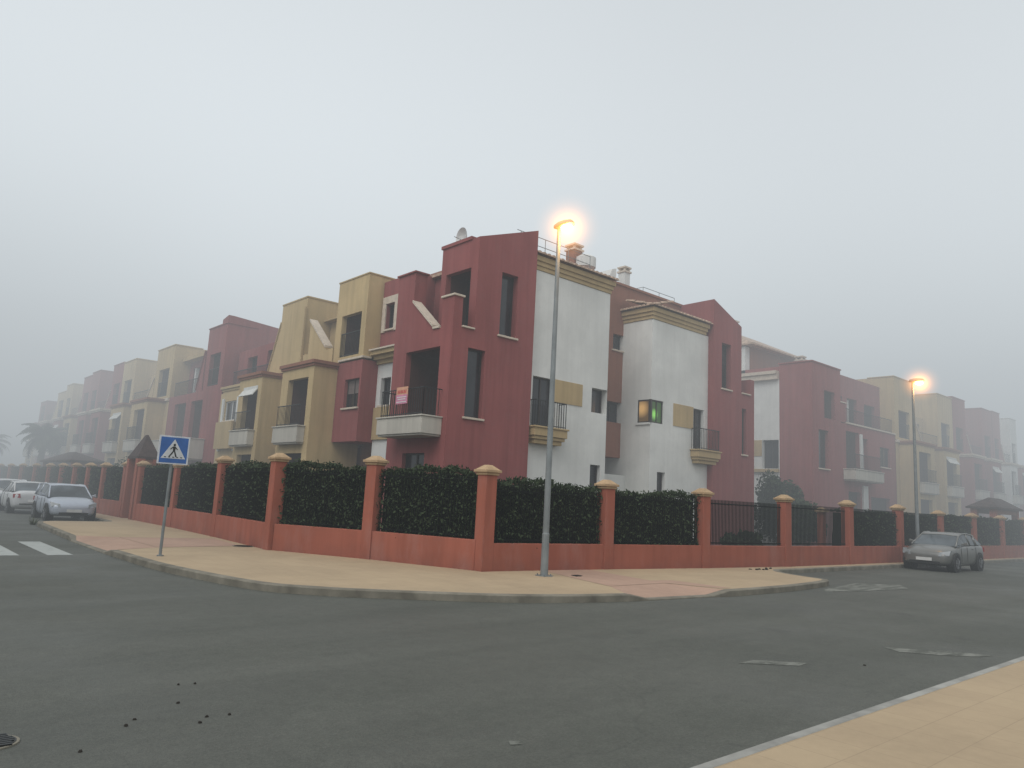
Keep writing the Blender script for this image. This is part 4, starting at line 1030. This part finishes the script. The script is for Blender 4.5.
# garden boundary stub seen between the two right blocks
t = thing('garden_pillar', 'short terracotta pillar inside the garden, behind the railing right of the maroon tower', 'pillar', (31.0, 15.0, .1))
m = MB(); m.box(30.88, 31.12, 14.88, 15.12, .05, 1.9); obj('shaft', m, 'orange', t); m = MB(); m.box(30.78, 31.22, 14.78, 15.22, 1.9, 1.98); m.hull([(30.8, 14.8, 1.98), (31.2, 14.8, 1.98), (31.2, 15.2, 1.98), (30.8, 15.2, 1.98)], [(30.96, 14.96, 2.1), (31.04, 14.96, 2.1), (31.04, 15.04, 2.1), (30.96, 15.04, 2.1)]); obj('cap', m, 'cap', t)

# ================================================================== vegetation
def leaf_cloud(mb, cen, rad, n, ls, clumps=9, rnd=random):
    cs = []
    for k in range(clumps):
        d = Vector((rnd.gauss(0, 1), rnd.gauss(0, 1), rnd.gauss(0, .8))).normalized()*rnd.uniform(.25, .75)
        cs.append((Vector((cen[0]+d.x*rad[0], cen[1]+d.y*rad[1], cen[2]+d.z*rad[2])), rnd.uniform(.25, .5)))
    for i in range(n):
        c, r = rnd.choice(cs); d = Vector((rnd.gauss(0, 1), rnd.gauss(0, 1), rnd.gauss(0, 1))).normalized()*(rnd.random()**.4)*r
        p = c+Vector((d.x*rad[0], d.y*rad[1], d.z*rad[2])); s = ls*rnd.uniform(.5, 1.3)
        e1 = Vector((rnd.gauss(0, 1), rnd.gauss(0, 1), rnd.gauss(0, 1))).normalized(); e2 = e1.cross(Vector((rnd.gauss(0, 1), rnd.gauss(0, 1), rnd.gauss(0, 1)))).normalized()
        mb.quad(p-e1*s, p+e2*s*.45, p+e1*s, p-e2*s*.45)
def bush(lab, x, y, r, h, n, mat='shrub', name='shrub'):
    t = thing(name, lab, 'shrub', (x, y, .1))
    m = MB()
    for k in range(6):
        a = random.random()*6.28; m.tube([(x, y, .05), (x+math.cos(a)*r*.3, y+math.sin(a)*r*.3, h*.45), (x+math.cos(a)*r*.6, y+math.sin(a)*r*.6, h*.8)], [.04, .025, .008], 5)
    obj('branches', m, 'trunk', t)
    m = MB(); leaf_cloud(m, (x, y, h*.52), (r, r, h*.55), n, .11, 16); obj('leaves', m, mat, t)
bush('tall dark green bush in the gap between the corner block and the next block', 36.3, 19.9, 1.3, 4.1, 9000, 'hedge')
bush('wide dark bush in front of the second block, left of the small garden pillar', 34.0, 17.2, 1.3, 2.6, 4000, 'hedge')
bush('low bush behind the railing at the foot of the maroon tower', 27.0, 16.4, .9, .95, 1800, 'hedge')
bush('dark bush behind the railing right of the small garden pillar', 36.4, 14.8, 1.5, 1.9, 3500, 'hedge')
bush('pale green shrub showing above the left wall before the gate', 10.5, 38.5, .8, 2.9, 1500)
bush('second pale shrub above the left wall, beyond the gate', 10.6, 43.5, .9, 2.9, 1200)
# palm
def palm(x, y, h, lab, nf=26, fl=3.2):
    t = thing('palm_tree', lab, 'palm tree', (x, y, .1))
    m = MB(); pts = []; rr = []
    for k in range(15):
        f = k/14; pts.append((x+.25*f*f, y, .05+f*(h-.05))); rr.append((.28-.08*f)*(1.08 if k % 2 else .94))
    m.tube(pts, rr, 10); obj('trunk', m, 'trunk', t)
    top = Vector(pts[-1]); m = MB()
    for k in range(nf):
        az = k*2.399+random.uniform(-.2, .2); el = random.uniform(-.35, 1.25); L = fl*random.uniform(.8, 1.1)
        hd = Vector((math.cos(az), math.sin(az), 0)); p = top.copy(); el_ = el; prev = p.copy(); N = 10
        for j in range(N):
            d = hd*math.cos(el_)+Vector((0, 0, math.sin(el_))); q = p+d*L/N; el_ -= .17
            side = hd.cross(Vector((0, 0, 1))).normalized(); ll = .55*math.sin(math.pi*min(1, (j+1.2)/N*.93+.05))+.08
            for u in (0, .33, .66):
                b0 = p.lerp(q, u)
                for s_ in (1, -1):
                    tip = b0+side*s_*ll+d*.25*ll-Vector((0, 0, .30*ll+random.uniform(0, .12))); w = d*.045
                    m.quad(b0-w, b0+w, tip)
            m.quad(p-side*.02, p+side*.02, q+side*.02, q-side*.02)
            p = q
    obj('fronds', m, 'palm', t)
palm(11.5, 71, 4.9, 'misty palm tree at the far left end of the street', 64, 2.35)
palm(10.5, 95, 4.9, 'fainter and farther palm tree, beyond the first at the left end', 40, 2.3)
# tuft of weeds by the kerb end
t = thing('weed_tuft', 'small dry tuft of weeds at the kerb end beside the silver car', 'weeds', (5.12, 30.85, 0))
m = MB()
for k in range(60):
    a = random.random()*6.28; r = random.random()*.12; b0 = Vector((5.12+math.cos(a)*r, 30.85+math.sin(a)*r, 0)); tip = b0+Vector((math.cos(a)*.14, math.sin(a)*.14, random.uniform(.1, .38))); s_ = Vector((-math.sin(a), math.cos(a), 0))*.012
    m.quad(b0-s_, b0+s_, tip)
obj('blades', m, 'shrub', t)

# ================================================================== fog, sky, sun
FOG_COL = (.49, .53, .555)
fm = bpy.data.materials.new('fog'); fm.use_nodes = True; nt = fm.node_tree; nt.nodes.clear()
o = nt.nodes.new('ShaderNodeOutputMaterial'); ad = nt.nodes.new('ShaderNodeAddShader')
ab = nt.nodes.new('ShaderNodeVolumeAbsorption'); ab.inputs[0].default_value = (0, 0, 0, 1); em = nt.nodes.new('ShaderNodeEmission'); em.inputs[0].default_value = (*FOG_COL, 1)
p = nt.nodes.new('ShaderNodeNewGeometry').outputs['Position']
d = nt.nodes.new('ShaderNodeVectorMath'); d.operation = 'DISTANCE'; nt.links.new(p, d.inputs[0]); d.inputs[1].default_value = (6, 6, 2)
den = maprange(nt, d.outputs['Value'], 10, 40, .0028, .0270)
sx = nt.nodes.new('ShaderNodeSeparateXYZ'); nt.links.new(p, sx.inputs[0])
den = math_(nt, 'MULTIPLY', den, maprange(nt, sx.outputs[2], 16, 48, 1.0, .25))   # the fog bank thins upwards
gl_ = math_(nt, 'MULTIPLY', maprange(nt, sx.outputs[2], 0, 8, .62, 1.0), maprange(nt, sx.outputs[2], 15, 55, 1.0, 3.0))      # daylight put into the fog's own glow, brighter towards the top
gl_ = math_(nt, 'MULTIPLY', gl_, maprange(nt, noise(nt, p, .011, 2), .3, .7, .90, 1.08))
nt.links.new(den, ab.inputs['Density']); nt.links.new(math_(nt, 'MULTIPLY', den, gl_), em.inputs['Strength'])
nt.links.new(ab.outputs[0], ad.inputs[0]); nt.links.new(em.outputs[0], ad.inputs[1]); nt.links.new(ad.outputs[0], o.inputs['Volume'])
mb = MB(); mb.box(-230, 270, -230, 270, -1, 60); fog = struct('fog', mb, fm)
fm.cycles.volume_step_rate = 1.0 if hasattr(fm, 'cycles') else 1

w = bpy.data.worlds.new('World'); scene.world = w; w.use_nodes = True; nt = w.node_tree
bg = nt.nodes['Background']; sky = nt.nodes.new('ShaderNodeTexSky'); sky.sky_type = 'NISHITA'; sky.sun_disc = False
SUN_EL, SUN_AZ = R(50), R(200)
sky.sun_elevation = SUN_EL; sky.sun_rotation = R(90)-SUN_AZ; sky.dust_density = 5; sky.air_density = 1.5
hs = nt.nodes.new('ShaderNodeHueSaturation'); hs.inputs['Saturation'].default_value = .12; nt.links.new(sky.outputs[0], hs.inputs['Color'])
nt.links.new(hs.outputs[0], bg.inputs[0]); bg.inputs[1].default_value = .15
sl = bpy.data.lights.new('sun', 'SUN'); sl.energy = 1.2; sl.angle = R(40); sl.color = (1, .97, .93)
so = bpy.data.objects.new('sun', sl); COL.objects.link(so)
dirv = Vector((math.cos(SUN_AZ)*math.cos(SUN_EL), math.sin(SUN_AZ)*math.cos(SUN_EL), math.sin(SUN_EL)))
so.rotation_euler = dirv.to_track_quat('Z', 'Y').to_euler()

# ================================================================== camera
F, PITCH, ROLL, YAW = 740., R(8.9), R(3.0), R(48.7)
fwd = Vector((math.cos(YAW)*math.cos(PITCH), math.sin(YAW)*math.cos(PITCH), math.sin(PITCH)))
r0 = Vector((math.sin(YAW), -math.cos(YAW), 0)); u0 = r0.cross(fwd)
right = r0*math.cos(ROLL)+u0*math.sin(ROLL); up = u0*math.cos(ROLL)-r0*math.sin(ROLL)
cam = bpy.data.cameras.new('camera'); cam.sensor_width = 36; cam.lens = F*36/1024; cam.clip_end = 2500; cam.clip_start = .05
co = bpy.data.objects.new('camera', cam); COL.objects.link(co)
mt = Matrix((right, up, -fwd)).transposed().to_4x4(); mt.translation = (0, 0, 1.72); co.matrix_world = mt
scene.camera = co
scene.view_settings.view_transform = 'Standard'; scene.view_settings.look = 'None'; scene.view_settings.exposure = 0
scene.cycles.use_denoising = True; scene.cycles.max_bounces = 5; scene.cycles.diffuse_bounces = 3
